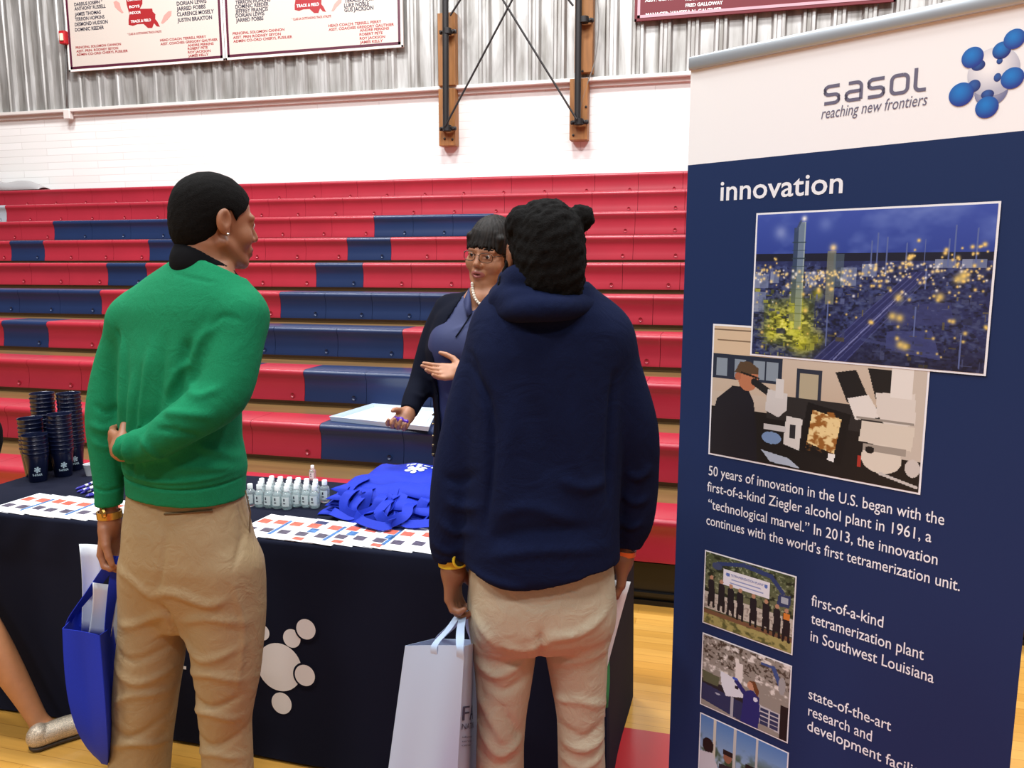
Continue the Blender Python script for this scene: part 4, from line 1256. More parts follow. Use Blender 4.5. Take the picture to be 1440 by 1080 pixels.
STK = [  # base px, base py, top rim py, phrase, print
    (54, 680, 609, 'front stack before the shorter rear one', True),
    (50, 674, 585, 'stack just behind the frontmost one', False),
    (89, 673, 581, 'middle stack on the right of the front one', True),
    (68, 664, 548, 'tall rear stack on its left side', False),
    (105, 664, 547, 'tall rear stack beside the green sleeve', True)]
NAMES = ['the frontmost stack', 'the stack close behind the frontmost', 'the middle stack with white print', 'the tall rear stack farther from the student', 'the tall rear stack by the green sleeve']
placed = []
for si, (px, py, pt, ph, logo) in enumerate(STK):
    b = WZ(px, py - 4, TZ)
    for (qx, qy) in placed:                      # cups must not run into each other
        d = math.hypot(b.x - qx, b.y - qy)
        if d < 0.097:
            k = 0.097 / max(d, 1e-6); b = Vector((qx + (b.x - qx) * k, qy + (b.y - qy) * k, TZ))
    placed.append((b.x, b.y))
    dep = (b - EYE).dot(FWD)
    ztop = ZP(pt + 3, dep)
    n = max(2, round((ztop - TZ - HC) / PITCH_C) + 1)
    for k in range(n):
        lab = 'navy plastic cup at the bottom of ' if k == 0 else ('navy plastic cup on top of ' if k == n - 1 else 'navy plastic cup, %s from bottom of ' % ORD[k])
        z = TZ + k * PITCH_C + 0.0005
        jx, jy = rng.uniform(-.0008, .0008, 2)
        if k == 0 and logo:
            o = thing('cup', lab + NAMES[si], 'cup', (b.x, b.y, z), group='stacked navy cups')
            MB().lathe(cup_mesh(), o.location, 28).build('cup_body', CUP, o, smooth='auto')
            logo_on_cup(o, math.atan2(-b.y, -b.x) + (0.1 if si else 0.0))
        else:
            if cup_me is None:
                o = MB().lathe(cup_mesh(), (0, 0, 0), 28).build('cup', CUP, smooth='auto'); cup_me = o
            else:
                o = cup_me.copy(); C.objects.link(o)
            o.location = (b.x + jx, b.y + jy, z)
            tag(o, lab + NAMES[si], 'cup', 'stacked navy cups')
q = WZ(128, 668, TZ)
tag(MB().lathe([(0, 0), (0.018, 0), (0.026, 0.045), (0.027, 0.047), (0.025, 0.046), (0.017, 0.003), (0, 0.003)], q, 24).build('paper_cup', mat('white_cup', (214, 216, 220), 0.5), smooth='auto'),
    'small white cup on the table behind the green sleeve', 'cup')

# ------------------------------------------------------------------ pens
PENB = mat('pen_blue', (48, 44, 150), 0.3); PENW = mat('pen_white', (225, 228, 240), 0.3)
pen_px = [(106, 688, 140, 676), (108, 692, 143, 680), (112, 686, 146, 672), (113, 694, 148, 683), (121, 697, 152, 687), (120, 698, 156, 692), (118, 690, 150, 678)]
for i, (x0, y0, x1, y1) in enumerate(pen_px):
    zz = TZ + 0.0052 + (0.009 if i in (2, 6) else 0)
    a = WZ(x0, y0, zz); b2 = WZ(x1, y1, zz); dv = (b2 - a).normalized(); b2 = a + dv * 0.135
    mb = MB(); m1 = a + dv * 0.012
    mb.tube([a, m1], [0.0012, 0.005], 8)
    for k in range(7):
        mb.mi = k % 2; s0 = m1 + dv * 0.0165 * k; mb.tube([s0, s0 + dv * 0.0165], 0.005, 8)
    mb.mi = 0
    o = mb.build('pen', [PENB, PENW], smooth='auto')
    tag(o, 'blue and white pen, %s nearest the table edge in the fan by the cups' % ORD[[3, 2, 5, 1, 0, 6, 4].index(i)], 'pen', 'pens fanned beside the cups')

# ------------------------------------------------------------------ small clear bottles
CLEAR = mat('clear_bottle', (226, 238, 240), 0.08, trans=0.75)
CAPW = mat('white_cap', (240, 244, 244), 0.35)
LABW = mat('bottle_label', (222, 232, 232), 0.4)
MARK = mat('label_mark', (52, 56, 70), 0.5)
def bottle(loc, label, proto=[None], s=1.0):
    if proto[0] is None:
        o = thing('bottle', label, 'bottle', (0, 0, 0), group='small clear bottles with white caps')
        MB().lathe([(0, 0), (0.013, 0), (0.0155, 0.003), (0.016, 0.01), (0.016, 0.045), (0.0145, 0.052), (0.008, 0.058), (0.0065, 0.060), (0.0065, 0.064), (0, 0.064)], (0, 0, 0), 18).build('bottle_body', CLEAR, o, smooth='auto')
        MB().lathe([(0, 0.060), (0.0088, 0.060), (0.0088, 0.074), (0.0078, 0.0755), (0, 0.0755)], (0, 0, 0), 16).build('cap', CAPW, o, smooth='auto')
        lb = MB(); n = 10; a0 = -math.pi / 2 - 1.0 - YAW * 0 ; 
        lb.grid([[(0.0164 * math.cos(a0 + 2.0 * k / n), 0.0164 * math.sin(a0 + 2.0 * k / n), z) for k in range(n + 1)] for z in (0.012, 0.028, 0.043)])
        lb.mi = 1
        for z0_, z1_, a, w in ((0.029, 0.038, -0.12, 0.32), (0.02, 0.024, -0.2, 0.5)):
            lb.grid([[(0.0167 * math.cos(-math.pi / 2 + a + w * k / 4), 0.0167 * math.sin(-math.pi / 2 + a + w * k / 4), z) for k in range(5)] for z in (z0_, z1_)])
        lb.build('label', [LABW, MARK], o, smooth=True)
        proto[0] = o
    else:
        o = proto[0].copy(); C.objects.link(o)
        for ch in proto[0].children:
            c2 = ch.copy(); C.objects.link(c2); c2.parent = o
    o.location = loc; o['label'] = label; o.rotation_euler = (0, 0, 0.15 - 0.3 * rng.rand() - 0.12)
    o.scale = (s, s, s)
    return o
bx0, by0 = WZ(352, 712, TZ).x, WZ(384, 714, TZ).y
ROWN = ['front row', 'second row', 'third row', 'back row']
for r in range(4):
    for k in range(7 if r else 6):
        if r == 0 and k > 4: continue
        x = bx0 + 0.036 * k + (0.018 if r % 2 else 0) + rng.uniform(-.001, .001)
        y = by0 + 0.037 * r + 0.010 * k * 0 + rng.uniform(-.001, .001)
        bottle((x, y, TZ + 0.0005), 'small clear white-capped bottle, %s from the left in the %s' % (ORD[k], ROWN[r]), s=1.08)
o = bottle((WZ(446, 672, 0.437).x, 3.80, 0.4365), 'single clear bottle standing apart on the lowest red bleacher seat', s=1.1)
if 'group' in o: del o['group']

# ------------------------------------------------------------------ pile of folded blue bags
BAGB = mat('royal_blue_nonwoven', (27, 50, 176), 0.65, spec=0.2, noise=0.05, nscale=300, bump=0.12, bscale=500)
BAGP = mat('white_bag_print', (222, 228, 240), 0.5)
def slab(cx, cy, z, w, d, th, rz, seed, droop=0.03, lift=0.0):
    rg = np.random.RandomState(seed); ph = rg.rand(6) * 6.28
    nx, ny = 30, 22
    c, s_ = math.cos(rz), math.sin(rz)
    def pt(u, v, top):
        a = (u - .5) * w; b = (v - .5) * d
        a += 0.012 * math.sin(v * 5 + ph[0]) ; b += 0.012 * math.sin(u * 6 + ph[1])
        e = max(abs(u - .5), abs(v - .5)) * 2
        h = z + 0.006 * math.sin(u * 7 + ph[2]) * math.sin(v * 5 + ph[3]) + 0.004 * math.sin(u * 17 + v * 9 + ph[4])
        h -= droop * max(0, e - 0.62) ** 1.5 * 1.6
        edge = min(1, (1 - e) * 9 + 0.15)
        h += (th / 2 if top else -th / 2) * edge
        return Vector((cx + a * c - b * s_, cy + a * s_ + b * c, max(h, TZ + 0.002 + (0.002 if top else 0))))
    mb = MB()
    T = [[pt(i / nx, j / ny, True) for i in range(nx + 1)] for j in range(ny + 1)]
    B = [[pt(i / nx, j / ny, False) for i in range(nx + 1)] for j in range(ny + 1)]
    VT = [[mb.bm.verts.new(p) for p in r] for r in T]; VB = [[mb.bm.verts.new(p) for p in r] for r in B]
    f = mb.bm.faces.new
    for j in range(ny):
        for i in range(nx):
            f((VT[j][i], VT[j][i + 1], VT[j + 1][i + 1], VT[j + 1][i])); f((VB[j][i], VB[j + 1][i], VB[j + 1][i + 1], VB[j][i + 1]))
    for i in range(nx):
        f((VB[0][i], VB[0][i + 1], VT[0][i + 1], VT[0][i])); f((VT[ny][i], VT[ny][i + 1], VB[ny][i + 1], VB[ny][i]))
    for j in range(ny):
        f((VT[j][0], VT[j + 1][0], VB[j + 1][0], VB[j][0])); f((VB[j][nx], VB[j + 1][nx], VT[j + 1][nx], VT[j][nx]))
    return mb, pt
def strap(parent, path, width, wd, name='handle', th=0.0022):
    P = catmull(path, 7)
    n = len(P); rows = []
    for i, p in enumerate(P):
        t = (P[min(i + 1, n - 1)] - P[max(i - 1, 0)]).normalized()
        k = i / (n - 1) * (len(wd) - 1); a = int(min(k, len(wd) - 2)); q = wd[a].lerp(wd[a + 1], k - a)
        q = (q - t * q.dot(t)).normalized()
        rows.append([p - q * width / 2, p - q * width * 0.17, p + q * width * 0.17, p + q * width / 2])
    return MB().sheet(rows, th).build(name, parent[1], parent[0], smooth='auto')
pc = WZ(548, 716, TZ)
PX, PYc = pc.x + 0.01, 2.56
BAGL = ['blue folded tote bag at the bottom of the pile', 'blue folded tote bag, second from the bottom of the pile', 'blue folded tote bag, third from the bottom of the pile', 'blue folded tote bag, fourth from the bottom of the pile',
        'blue folded tote bag, fifth from the bottom of the pile', 'blue folded tote bag just under the top of the pile', 'blue folded tote bag with white print on top of the pile']
spec = [(0.00, 0.00, 0.44, 0.32, 0.03), (0.02, -0.01, 0.42, 0.33, -0.06), (-0.02, 0.015, 0.42, 0.30, 0.08), (0.02, 0.0, 0.40, 0.32, -0.04), (-0.01, 0.02, 0.40, 0.30, 0.10), (0.015, 0.03, 0.40, 0.29, -0.08), (0.035, 0.075, 0.37, 0.26, 0.05)]
for i, (dx, dy, w, d, rz) in enumerate(spec):
    z = TZ + 0.011 + i * 0.0165
    o = thing('tote_bag', BAGL[i], 'bag', (PX + dx, PYc + dy, z), group='folded blue tote bags piled on the table')
    mb, pt = slab(PX + dx, PYc + dy, z, w, d, 0.012, rz, 20 + i, droop=0.03 + 0.045 * (i / 6))
    mb.build('bag_body', BAGB, o, smooth=True)
    rg = np.random.RandomState(60 + i)
    if i in (0, 1, 3, 4, 5):
        for k in range(2 if i in (1, 3, 4) else 1):
            ux = rg.uniform(0.05, 0.5) if k == 0 else rg.uniform(0.5, 0.75)
            a = pt(ux, 0.06, True); b = pt(ux + rg.uniform(0.2, 0.34), 0.05, True)
            out = rg.uniform(0.05, 0.12); zl = max(TZ + 0.008, z - rg.uniform(0.01, 0.05))
            if i >= 3:
                zb = TZ + rg.uniform(0.012, 0.035); o1 = rg.uniform(0.045, 0.085)
                fa = Vector((a.x + rg.uniform(-.02, .01), a.y - o1, 0)); fb_ = Vector((b.x + rg.uniform(-.01, .02), b.y - o1 * rg.uniform(.8, 1.2), 0))
                strap((o, BAGB), [a + Vector((0, .03, .004)), a + Vector((0, -.02, .008)), Vector((fa.x, fa.y + .012, z - .012)), Vector((fa.x + .012, fa.y - .012, zb + .012)), (fa + fb_) / 2 + Vector((0, -.035, zb)), Vector((fb_.x - .012, fb_.y - .012, zb + .012)), Vector((fb_.x, fb_.y + .012, z - .012)), b + Vector((0, -.02, .008)), b + Vector((0, .03, .004))], 0.036,
                      [Vector((1, 0, 0)), Vector((1, 0, 0)), Vector((1, -.1, .1)), Vector((.8, -.1, .6)), Vector((0, .35, 1)), Vector((.8, .1, -.6)) * -1, Vector((-1, 0, .1)), Vector((-1, 0, 0)), Vector((-1, 0, 0))])
                continue
            m1 = (a + b) / 2 + Vector((rg.uniform(-.04, .04), -out, 0)); m1.z = zl + 0.012
            l1 = a + Vector((-0.012, -out * 0.72, 0)); l1.z = zl + 0.018; l2 = b + Vector((0.012, -out * 0.7, 0)); l2.z = zl + 0.02
            up = Vector((0.2, -0.3, 0.9)); fr = Vector((rg.uniform(-.3, .3), -0.5, 0.8))
            strap((o, BAGB), [a + Vector((0, .03, .003)), a + Vector((0, -.02, .004)), l1, m1, l2, b + Vector((0, -.02, .004)), b + Vector((0, .03, .003))], 0.032,
                  [Vector((1, 0, 0.1)), Vector((1, -.2, .2)), Vector((.2, 1, .5)), Vector((.1, .8, .6)), Vector((.3, 1, .5)), Vector((1, .2, .2)), Vector((1, 0, .1))])
    if i == 6:
        # white print, read from the far side of the table
        c0 = pt(0.56, 0.52, True)
        class Top(Lettering):
            def uv(s, a, b, lift=0.0):
                u = 0.56 - a / w; v = 0.52 - b / d
                return pt(u, v, True) + Vector((0, 0, 0.0025))
        L = Top((0, 0, 0), X3, Y3, Z3)
        squarish_word(L, -0.06, -0.045, 0.022, 0.021, 0.004, 0.006)
        for k in range(6):
            t = math.radians(60 * k + 20); L.disc(0.03 * math.cos(t), 0.015 + 0.026 * math.sin(t), 0.011, n=14); L.stroke([(0, 0.015), (0.03 * math.cos(t), 0.015 + 0.026 * math.sin(t))], 0.012)
        L.build('print', BAGP, o)
        # handles of the top bag fall over its left end and front
        a = pt(0.12, 0.08, True); b = pt(0.42, 0.06, True)
        strap((o, BAGB), [a, a + Vector((-.03, -.07, -.02)), a + Vector((-.01, -.15, -.085)), a + Vector((.10, -.17, -.10)), b + Vector((.02, -.12, -.06)), b + Vector((.01, -.05, -.015)), b], 0.034,
              [Vector((1, -.3, 0)), Vector((1, -.3, 0)), Vector((.8, .2, .5)), Vector((0, .5, .8)), Vector((.6, .4, .6)), Vector((1, 0, .2)), Vector((1, 0, 0))])
        a = pt(0.55, 0.05, True); b = pt(0.9, 0.06, True)
        strap((o, BAGB), [a, a + Vector((0, -.07, -.02)), a + Vector((.02, -.16, -.09)), a + Vector((.09, -.20, -.108)), b + Vector((-.02, -.13, -.07)), b + Vector((.0, -.05, -.02)), b], 0.034,
              [Vector((1, -.1, 0)), Vector((1, .1, 0)), Vector((.8, .4, .3)), Vector((0, .5, .8)), Vector((.6, .4, .6)), Vector((1, 0, .2)), Vector((1, 0, 0))])

# ------------------------------------------------------------------ clear tray on the second bleacher row
TRZ = RZ0 + RRISE + 0.001
cs = [WZ(463, 592, TRZ), WZ(524, 573, TRZ), WZ(616, 580, TRZ), WZ(604, 607, TRZ)]
tray = thing('tray', 'shallow white plastic tray of papers on the second bleacher row', 'tray', cs[0])
TRM = mat('tray_plastic', (198, 212, 232), 0.25)
mb = MB()
cen = sum(cs, Vector()) / 4
def ring(k, h): return [cen + (p - cen) * k + Vector((0, 0, h)) for p in cs]
rr = [ring(0.97, 0.0), ring(1.0, 0.028), ring(0.955, 0.030), ring(0.93, 0.004)]
vs = [[mb.bm.verts.new(p) for p in r] for r in rr]
for a, b in zip(vs, vs[1:]):
    for k in range(4): mb.bm.faces.new((a[k], a[(k + 1) % 4], b[(k + 1) % 4], b[k]))
mb.bm.faces.new(vs[0]); mb.bm.faces.new(vs[3])
mb.build('tray_body', TRM, tray)
rg = ring(0.86, 0.008)
MB().sheet([[rg[0].lerp(rg[1], t), rg[3].lerp(rg[2], t)] for t in (0, .5, 1)], 0.004).build('paper_sheet', mat('tray_paper', (232, 236, 240), 0.5), tray)
# ================================================================== PEOPLE
def basis(yaw, pitch=0.0, roll=0.0):
    f0 = FWD * math.cos(yaw) + RGT * math.sin(yaw); r = RGT * math.cos(yaw) - FWD * math.sin(yaw)
    f = f0 * math.cos(pitch) - Z3 * math.sin(pitch); u = f0 * math.sin(pitch) + Z3 * math.cos(pitch)
    r2 = r * math.cos(roll) + u * math.sin(roll); u2 = u * math.cos(roll) - r * math.sin(roll)
    return r2, f, u2

class HeadFrame:
    def __init__(s, c, yaw, pitch=0.0, roll=0.0, sc=1.0):
        s.c = Vector(c); s.r, s.f, s.u = basis(yaw, pitch, roll); s.s = sc
        s.R = np.array([[s.r.x, s.f.x, s.u.x], [s.r.y, s.f.y, s.u.y], [s.r.z, s.f.z, s.u.z]])
    def p(s, x, y, z): return s.c + (s.r * x + s.f * y + s.u * z) * s.s
    def loc(s, V):                              # world points -> head coordinates
        return (V - np.array(s.c)) @ s.R / s.s

def add_head(S, H, full=1.0, mouth_open=0.0):
    p, k = H.p, H.s
    def el(x, y, z, a, b, c, kk, op='u'): S.ell(p(x, y, z), (a * k, b * k, c * k), H.R, kk, op)
    el(0, -0.012, 0.030, 0.0755, 0.097, 0.084, 0.0)
    el(0, 0.025, -0.022, 0.061 * full, 0.066, 0.074, 0.02)
    el(0, 0.030, -0.070, 0.049 * full, 0.050, 0.042, 0.02)
    S.cap(p(-0.012, 0.070, -0.098), p(0.012, 0.070, -0.098), 0.016 * k, k=0.016)
    for sg in (-1, 1):
        el(sg * 0.040 * full, 0.054, -0.034, 0.026, 0.026, 0.028, 0.015)
        S.cap(p(sg * 0.062 * full, 0.0, -0.055), p(sg * 0.03, 0.055, -0.092), 0.013 * k, k=0.02)
        S.cap(p(sg * 0.012, 0.086, 0.017), p(sg * 0.045, 0.074, 0.016), 0.0095 * k, k=0.012)
        el(sg * 0.032, 0.094, -0.001, 0.017, 0.016, 0.0115, 0.006, 's')
        el(sg * 0.032, 0.0735, -0.001, 0.0165, 0.0115, 0.0105, 0.003)
        S.cap(p(sg * 0.016, 0.0850, 0.0052), p(sg * 0.046, 0.0780, 0.0030), 0.0050 * k, k=0.003)
        S.cap(p(sg * 0.018, 0.083, -0.0095), p(sg * 0.045, 0.0765, -0.009), 0.0040 * k, k=0.004)
        el(sg * 0.0125, 0.092, -0.036, 0.0085, 0.010, 0.0075, 0.005)
        # ear: shell with a hollow
        er = np.array([[H.r.x, H.f.x, H.u.x], [H.r.y, H.f.y, H.u.y], [H.r.z, H.f.z, H.u.z]])
        S.ell(p(sg * 0.079, -0.012, -0.002), (0.010 * k, 0.019 * k, 0.032 * k), er, 0.006)
        S.ell(p(sg * 0.090, -0.008, 0.002), (0.008 * k, 0.011 * k, 0.020 * k), er, 0.003, 's')
        S.ell(p(sg * 0.078, -0.004, -0.028), (0.006 * k, 0.009 * k, 0.010 * k), er, 0.004)
    S.cap(p(0, 0.086, 0.010), p(0, 0.104, -0.030), 0.0075 * k, 0.0115 * k, k=0.008)
    el(0, 0.082, -0.066, 0.026, 0.016, 0.022, 0.012)
    for sg in (-1, 1):
        S.cap(p(sg * 0.004, 0.0970, -0.0605), p(sg * 0.025, 0.0830, -0.0690), 0.0052 * k, 0.0028 * k, k=0.004)
        S.cap(p(0, 0.0950, -0.0735 - mouth_open), p(sg * 0.023, 0.0830, -0.0710 - mouth_open * .3), 0.0062 * k, 0.003 * k, k=0.004)
    if mouth_open:
        el(0, 0.100, -0.0675 - mouth_open / 2, 0.019, 0.012, 0.0012 + mouth_open / 2, 0.002, 's')
    else:
        S.cap(p(-0.018, 0.092, -0.0668), p(0.018, 0.092, -0.0668), 0.0016 * k, k=0.002, op='s')

def face_pick(H, lips=True, hair=None):
    def pick(c):
        q = H.loc(c); out = np.zeros(len(c), int)
        x, y, z = q[:, 0], q[:, 1], q[:, 2]
        lip = ((x / 0.028) ** 2 + ((z + 0.068) / 0.0125) ** 2 < 1) & (y > 0.078) & (np.abs(x) < 0.03)
        if lips: out[lip] = 1
        return out
    return pick

def add_hand(S, w, d, n, t, curl=(0.5, 0.6, 0.4), sc=1.0, thumb=(0.55, 0.75, 0.25), spread=0.06, tcurl=0.4, per=None):
    """w wrist, d along the fingers, n out of the palm, t towards the thumb"""
    w = Vector(w); d = Vector(d).normalized(); n = Vector(n); n = (n - d * n.dot(d)).normalized(); t = Vector(t); t = (t - d * t.dot(d) - n * t.dot(n)).normalized()
    k = sc
    S.cap(w, w + d * 0.03 * k, 0.024 * k, 0.024 * k, k=0.02)
    for o, L in ((0.028, 0.088), (0.010, 0.093), (-0.009, 0.089), (-0.027, 0.080)):
        S.cap(w + d * 0.018 * k + t * o * 0.6 * k, w + d * L * k + t * o * k, 0.0145 * k, 0.0115 * k, k=0.012)
    tips = []
    for i, (o, L0, ln) in enumerate(((0.0285, 0.088, 0.072), (0.0098, 0.093, 0.080), (-0.0092, 0.089, 0.074), (-0.0275, 0.080, 0.058))):
        p = w + d * L0 * k + t * o * k
        a = 0; dd = d + t * (spread * (1.5 - i)); dd.normalize()
        cu = per[i] if per else curl
        ax = dd.cross(n).normalized()
        for j, (fr, r0, r1) in enumerate(((0.45, 0.0100, 0.0090), (0.30, 0.0090, 0.0082), (0.25, 0.0082, 0.0066))):
            a += cu[j]
            v = Matrix.Rotation(a, 3, ax) @ dd
            if v.dot(n) < 0 and a > 0 and j == 0: ax = -ax; v = Matrix.Rotation(a, 3, ax) @ dd
            q = p + v * ln * fr * k
            S.cap(p, q, r0 * k, r1 * k, k=0.0025); p = q
        tips.append(p)
    p = w + d * 0.022 * k + t * 0.022 * k + n * 0.004 * k
    td = (d * thumb[0] + t * thumb[1] + n * thumb[2]).normalized()
    q = p + td * 0.042 * k; S.cap(p, q, 0.0165 * k, 0.0115 * k, k=0.010)
    td2 = (td + (d * 0.8 + n * tcurl - t * 0.3) * 0.6).normalized()
    q2 = q + td2 * 0.030 * k; S.cap(q, q2, 0.0108 * k, 0.0098 * k, k=0.003)
    td3 = (td2 + (d * 0.6 + n * tcurl - t * 0.3) * 0.4).normalized()
    S.cap(q2, q2 + td3 * 0.024 * k, 0.0098 * k, 0.0074 * k, k=0.002)
    return tips

def stations(rows, d, yaw):
    """rows: (py, left px, right px, half depth, forward shift) -> column stations"""
    out = []
    for py, xl, xr, b, dd in rows:
        l, f, u = ray((xl + xr) / 2, py); D = d + dd
        z = EYE.z + u / f * D
        c = EYE + RGT * (l / f * D) + FWD * D
        w = (xr - xl) / 2 / f * D
        a2 = w * w - (b * math.sin(yaw)) ** 2
        out.append((z, c.x, c.y, math.sqrt(max(a2, 0.0009)) / math.cos(yaw), b))
    return out

def shoe(parent, toe_dir, ankle, m, sole):
    S = Solid(); a = Vector((ankle.x, ankle.y, 0)); t = toe_dir.normalized()
    S.chain([(a - t * 0.06 + Z3 * 0.045, 0.04), (a + t * 0.04 + Z3 * 0.05, 0.042), (a + t * 0.13 + Z3 * 0.035, 0.037), (a + t * 0.19 + Z3 * 0.028, 0.028)])
    S.cap(a - t * 0.02 + Z3 * 0.05, a + Z3 * 0.10, 0.045, 0.042, k=0.02)
    S.cutplane(a + Z3 * 0.006, (0, 0, -1))
    V, Q = S.mesh(0.007); skin_mesh('shoe', V, Q, [m], parent)

def wrist_ring(parent, name, c, axis, r, tube, m, flat=1.0):
    axis = Vector(axis).normalized(); u = axis.orthogonal().normalized(); v = axis.cross(u)
    pts = [Vector(c) + (u * math.cos(t) * r + v * math.sin(t) * r * flat) for t in np.linspace(0, 2 * math.pi, 25)]
    return MB().tube(pts, tube, 8, cap=False).build(name, m, parent, smooth=True)

def wrist_band(parent, name, c, axis, ru, rv, udir, width, th, m):
    axis = Vector(axis).normalized(); u = Vector(udir); u = (u - axis * u.dot(axis)).normalized(); v = axis.cross(u)
    rows = []
    for w in (-width / 2, -width / 6, width / 6, width / 2):
        rows.append([Vector(c) + axis * w + u * math.cos(t) * ru + v * math.sin(t) * rv for t in np.linspace(0, 2 * math.pi, 33)])
    return MB().sheet(rows, th).build(name, m, parent, smooth='auto')

def skin(name, c, rough=0.5):
    m = mat(name, c, rough, noise=0.07, nscale=35, bump=0.06, bscale=500)
    b = m.node_tree.nodes['Principled BSDF']; b.inputs['Subsurface Weight'].default_value = 0.08
    b.inputs['Subsurface Radius'].default_value = (0.012, 0.005, 0.003)
    return m
HAIRB = mat('black_hair', (13, 11, 10), 0.9, spec=0.12, noise=0.5, nscale=220, bump=0.8, bscale=420)
BLKC = mat('black_cotton', (15, 15, 18), 0.9, spec=0.1)
EYEW = mat('eye_white', (222, 214, 206), 0.25); EYED = mat('eye_dark', (36, 24, 18), 0.2)

# ------------------------------------------------------------------ student in green
MD = 2.05
def m_(px, py, dd=0.0): return W(px, py, MD + dd)
SKM = skin('tan_skin', (150, 98, 68))
GREEN = mat('green_sweater_knit', (18, 120, 79), 0.92, spec=0.2, noise=0.09, nscale=260, bump=0.35, bscale=520, wr=0.22, wrs=16)
KHAKI = mat('khaki_twill', (154, 130, 94), 0.68, noise=0.06, nscale=500, bump=0.12, bscale=1200, wr=0.32, wrs=18)
LEATH = mat('dark_leather', (38, 30, 26), 0.4)
man = thing('person', 'tall person in green sweater and khaki trousers, one arm held behind the back', 'person', (m_(262, 1120).x, m_(262, 1120).y, 0))
yaw_m = math.radians(28)
H = HeadFrame(m_(303, 312, 0.02), math.radians(47), math.radians(5), 0, 1.0)
B = Solid()
add_head(B, H)
nb_ = m_(292, 392, 0.0)
B.chain([(H.p(0, -0.03, -0.05), 0.058), (H.p(0, -0.045, -0.12), 0.055), (nb_, 0.06)], k=0.02)
st_m = stations([(352, 258, 326, .060, 0), (362, 250, 330, .066, 0), (376, 224, 340, .074, 0), (392, 196, 350, .084, 0), (410, 176, 357, .094, 0), (432, 164, 360, .104, 0), (460, 162, 357, .108, 0), (500, 163, 350, .118, 0), (560, 165, 340, .120, 0), (612, 168, 341, .118, 0), (640, 169, 347, .122, 0), (656, 171, 349, .124, 0), (666, 173, 347, .120, 0), (694, 175, 347, .118, 0)], MD, yaw_m)
B.column(st_m, yaw_m, 0.03, grow=-0.022)
ra = [(m_(334, 446, -0.06), 0.072), (m_(328, 500, -0.09), 0.069), (m_(312, 555, -0.125), 0.063), (m_(262, 592, -0.165), 0.053), (m_(215, 622, -0.150), 0.043), (m_(178, 631, -0.115), 0.035)]
la = [(m_(186, 458, 0.06), 0.060), (m_(166, 515, 0.07), 0.060), (m_(153, 580, 0.055), 0.056), (m_(152, 640, 0.04), 0.046), (m_(153, 690, 0.03), 0.038), (m_(153, 714, 0.03), 0.037)]
B.chain([(p, r * 0.62) for p, r in ra] + [(m_(172, 633, -0.105), 0.026)], k=0.02)
B.chain([(p, r * 0.62) for p, r in la] + [(m_(154, 735, 0.03), 0.026)], k=0.02)
wl = m_(155, 733, 0.03)
add_hand(B, wl, LF(-0.10, -0.05, -1), LF(0.9, -0.25, -0.1), LF(0.15, -1, 0.1), curl=(0.5, 0.9, 0.7), sc=0.98, thumb=(0.85, 0.35, 0.45))
wr = m_(177, 632, -0.112)
add_hand(B, wr, LF(-0.55, 0.55, 0.02), LF(-0.55, -0.6, 0) * -1, LF(0.1, 0.1, 1), curl=(0.35, 0.6, 0.5), sc=0.98, thumb=(0.6, 0.6, 0.3))
for hx, dd, pts in ((0, 0, [(214, 760), (212, 900), (203, 985), (198, 1100), (197, 1170)]), (1, 0, [(312, 760), (316, 900), (318, 985), (320, 1100), (322, 1170)])):
    B.chain([(m_(x, y, 0.03 if hx == 0 else -0.04), 0.055 if y < 1000 else 0.042) for x, y in pts], k=0.03)
V, Q = B.mesh(0.011, [((H.c - Vector((.12, .13, .14))), (H.c + Vector((.12, .13, .14))), 0.0036), (wl - Vector((.07, .07, .19)), wl + Vector((.07, .07, .03)), 0.0034), (wr - Vector((.11, .10, .07)), wr + Vector((.05, .12, .07)), 0.0034)])
LIPM = mat('brown_lip', (128, 74, 62), 0.45)
skin_mesh('body', V, Q, [SKM, LIPM], man, face_pick(H))
# cropped hair
Hh = Solid()
Hh.ell(H.p(0, -0.012, 0.032), (0.0815, 0.102, 0.0905), H.R)
Hh.ell(H.p(0, -0.055, -0.015), (0.066, 0.058, 0.075), H.R, 0.02)
def hairline(x, y, z):
    q = [(x - H.c.x) * H.R[0, i] + (y - H.c.y) * H.R[1, i] + (z - H.c.z) * H.R[2, i] for i in range(3)]
    lim = np.interp(q[1], [-0.13, -0.075, -0.04, -0.022, -0.012, 0.008, 0.025, 0.03, 0.055, 0.075, 0.12], [-0.080, -0.078, -0.062, -0.035, 0.024, 0.026, 0.0, 0.014, 0.036, 0.066, 0.075])
    return lim - q[2]
Hh.cutfn(hairline, H.c - Vector((.2, .2, .2)), H.c + Vector((.2, .2, .2)))
V, Q = Hh.mesh(0.0042); N = vnormals(V, Q); V = wobble(V, N, 0.0008, 160, 3)
skin_mesh('hair', V, Q, [HAIRB], man)
for sg in (1,):
    q = H.p(0.0865, -0.004, -0.0335)
    MB().lathe([(0, 0.003), (0.0035, 0.002), (0.0042, 0), (0.0035, -0.002), (0, -0.003)], q, 10).build('ear_stud', mat('silver_stud', (230, 232, 236), 0.12, metal=0.9), man, smooth=True)
for sg in (-1, 1):
    MB().lathe([(0.0115 * math.sin(t), 0.0115 * math.cos(t)) for t in np.linspace(0, math.pi, 9)], H.p(sg * 0.032, 0.0785, -0.001), 14).build('eye', EYEW, man, smooth=True)
# collar of the black shirt
Cc = Solid(); cb_ = m_(295, 384, 0.0)
Cc.chain([(H.p(0, -0.036, -0.085), 0.0625), (H.p(0, -0.042, -0.110), 0.067), (cb_, 0.072)], n=5)
Cc.cutplane(H.p(0, -0.04, -0.088), (H.u * 0.90 + H.f * 0.44))
V, Q = Cc.mesh(0.006); skin_mesh('shirt_collar', V, Q, [BLKC], man)
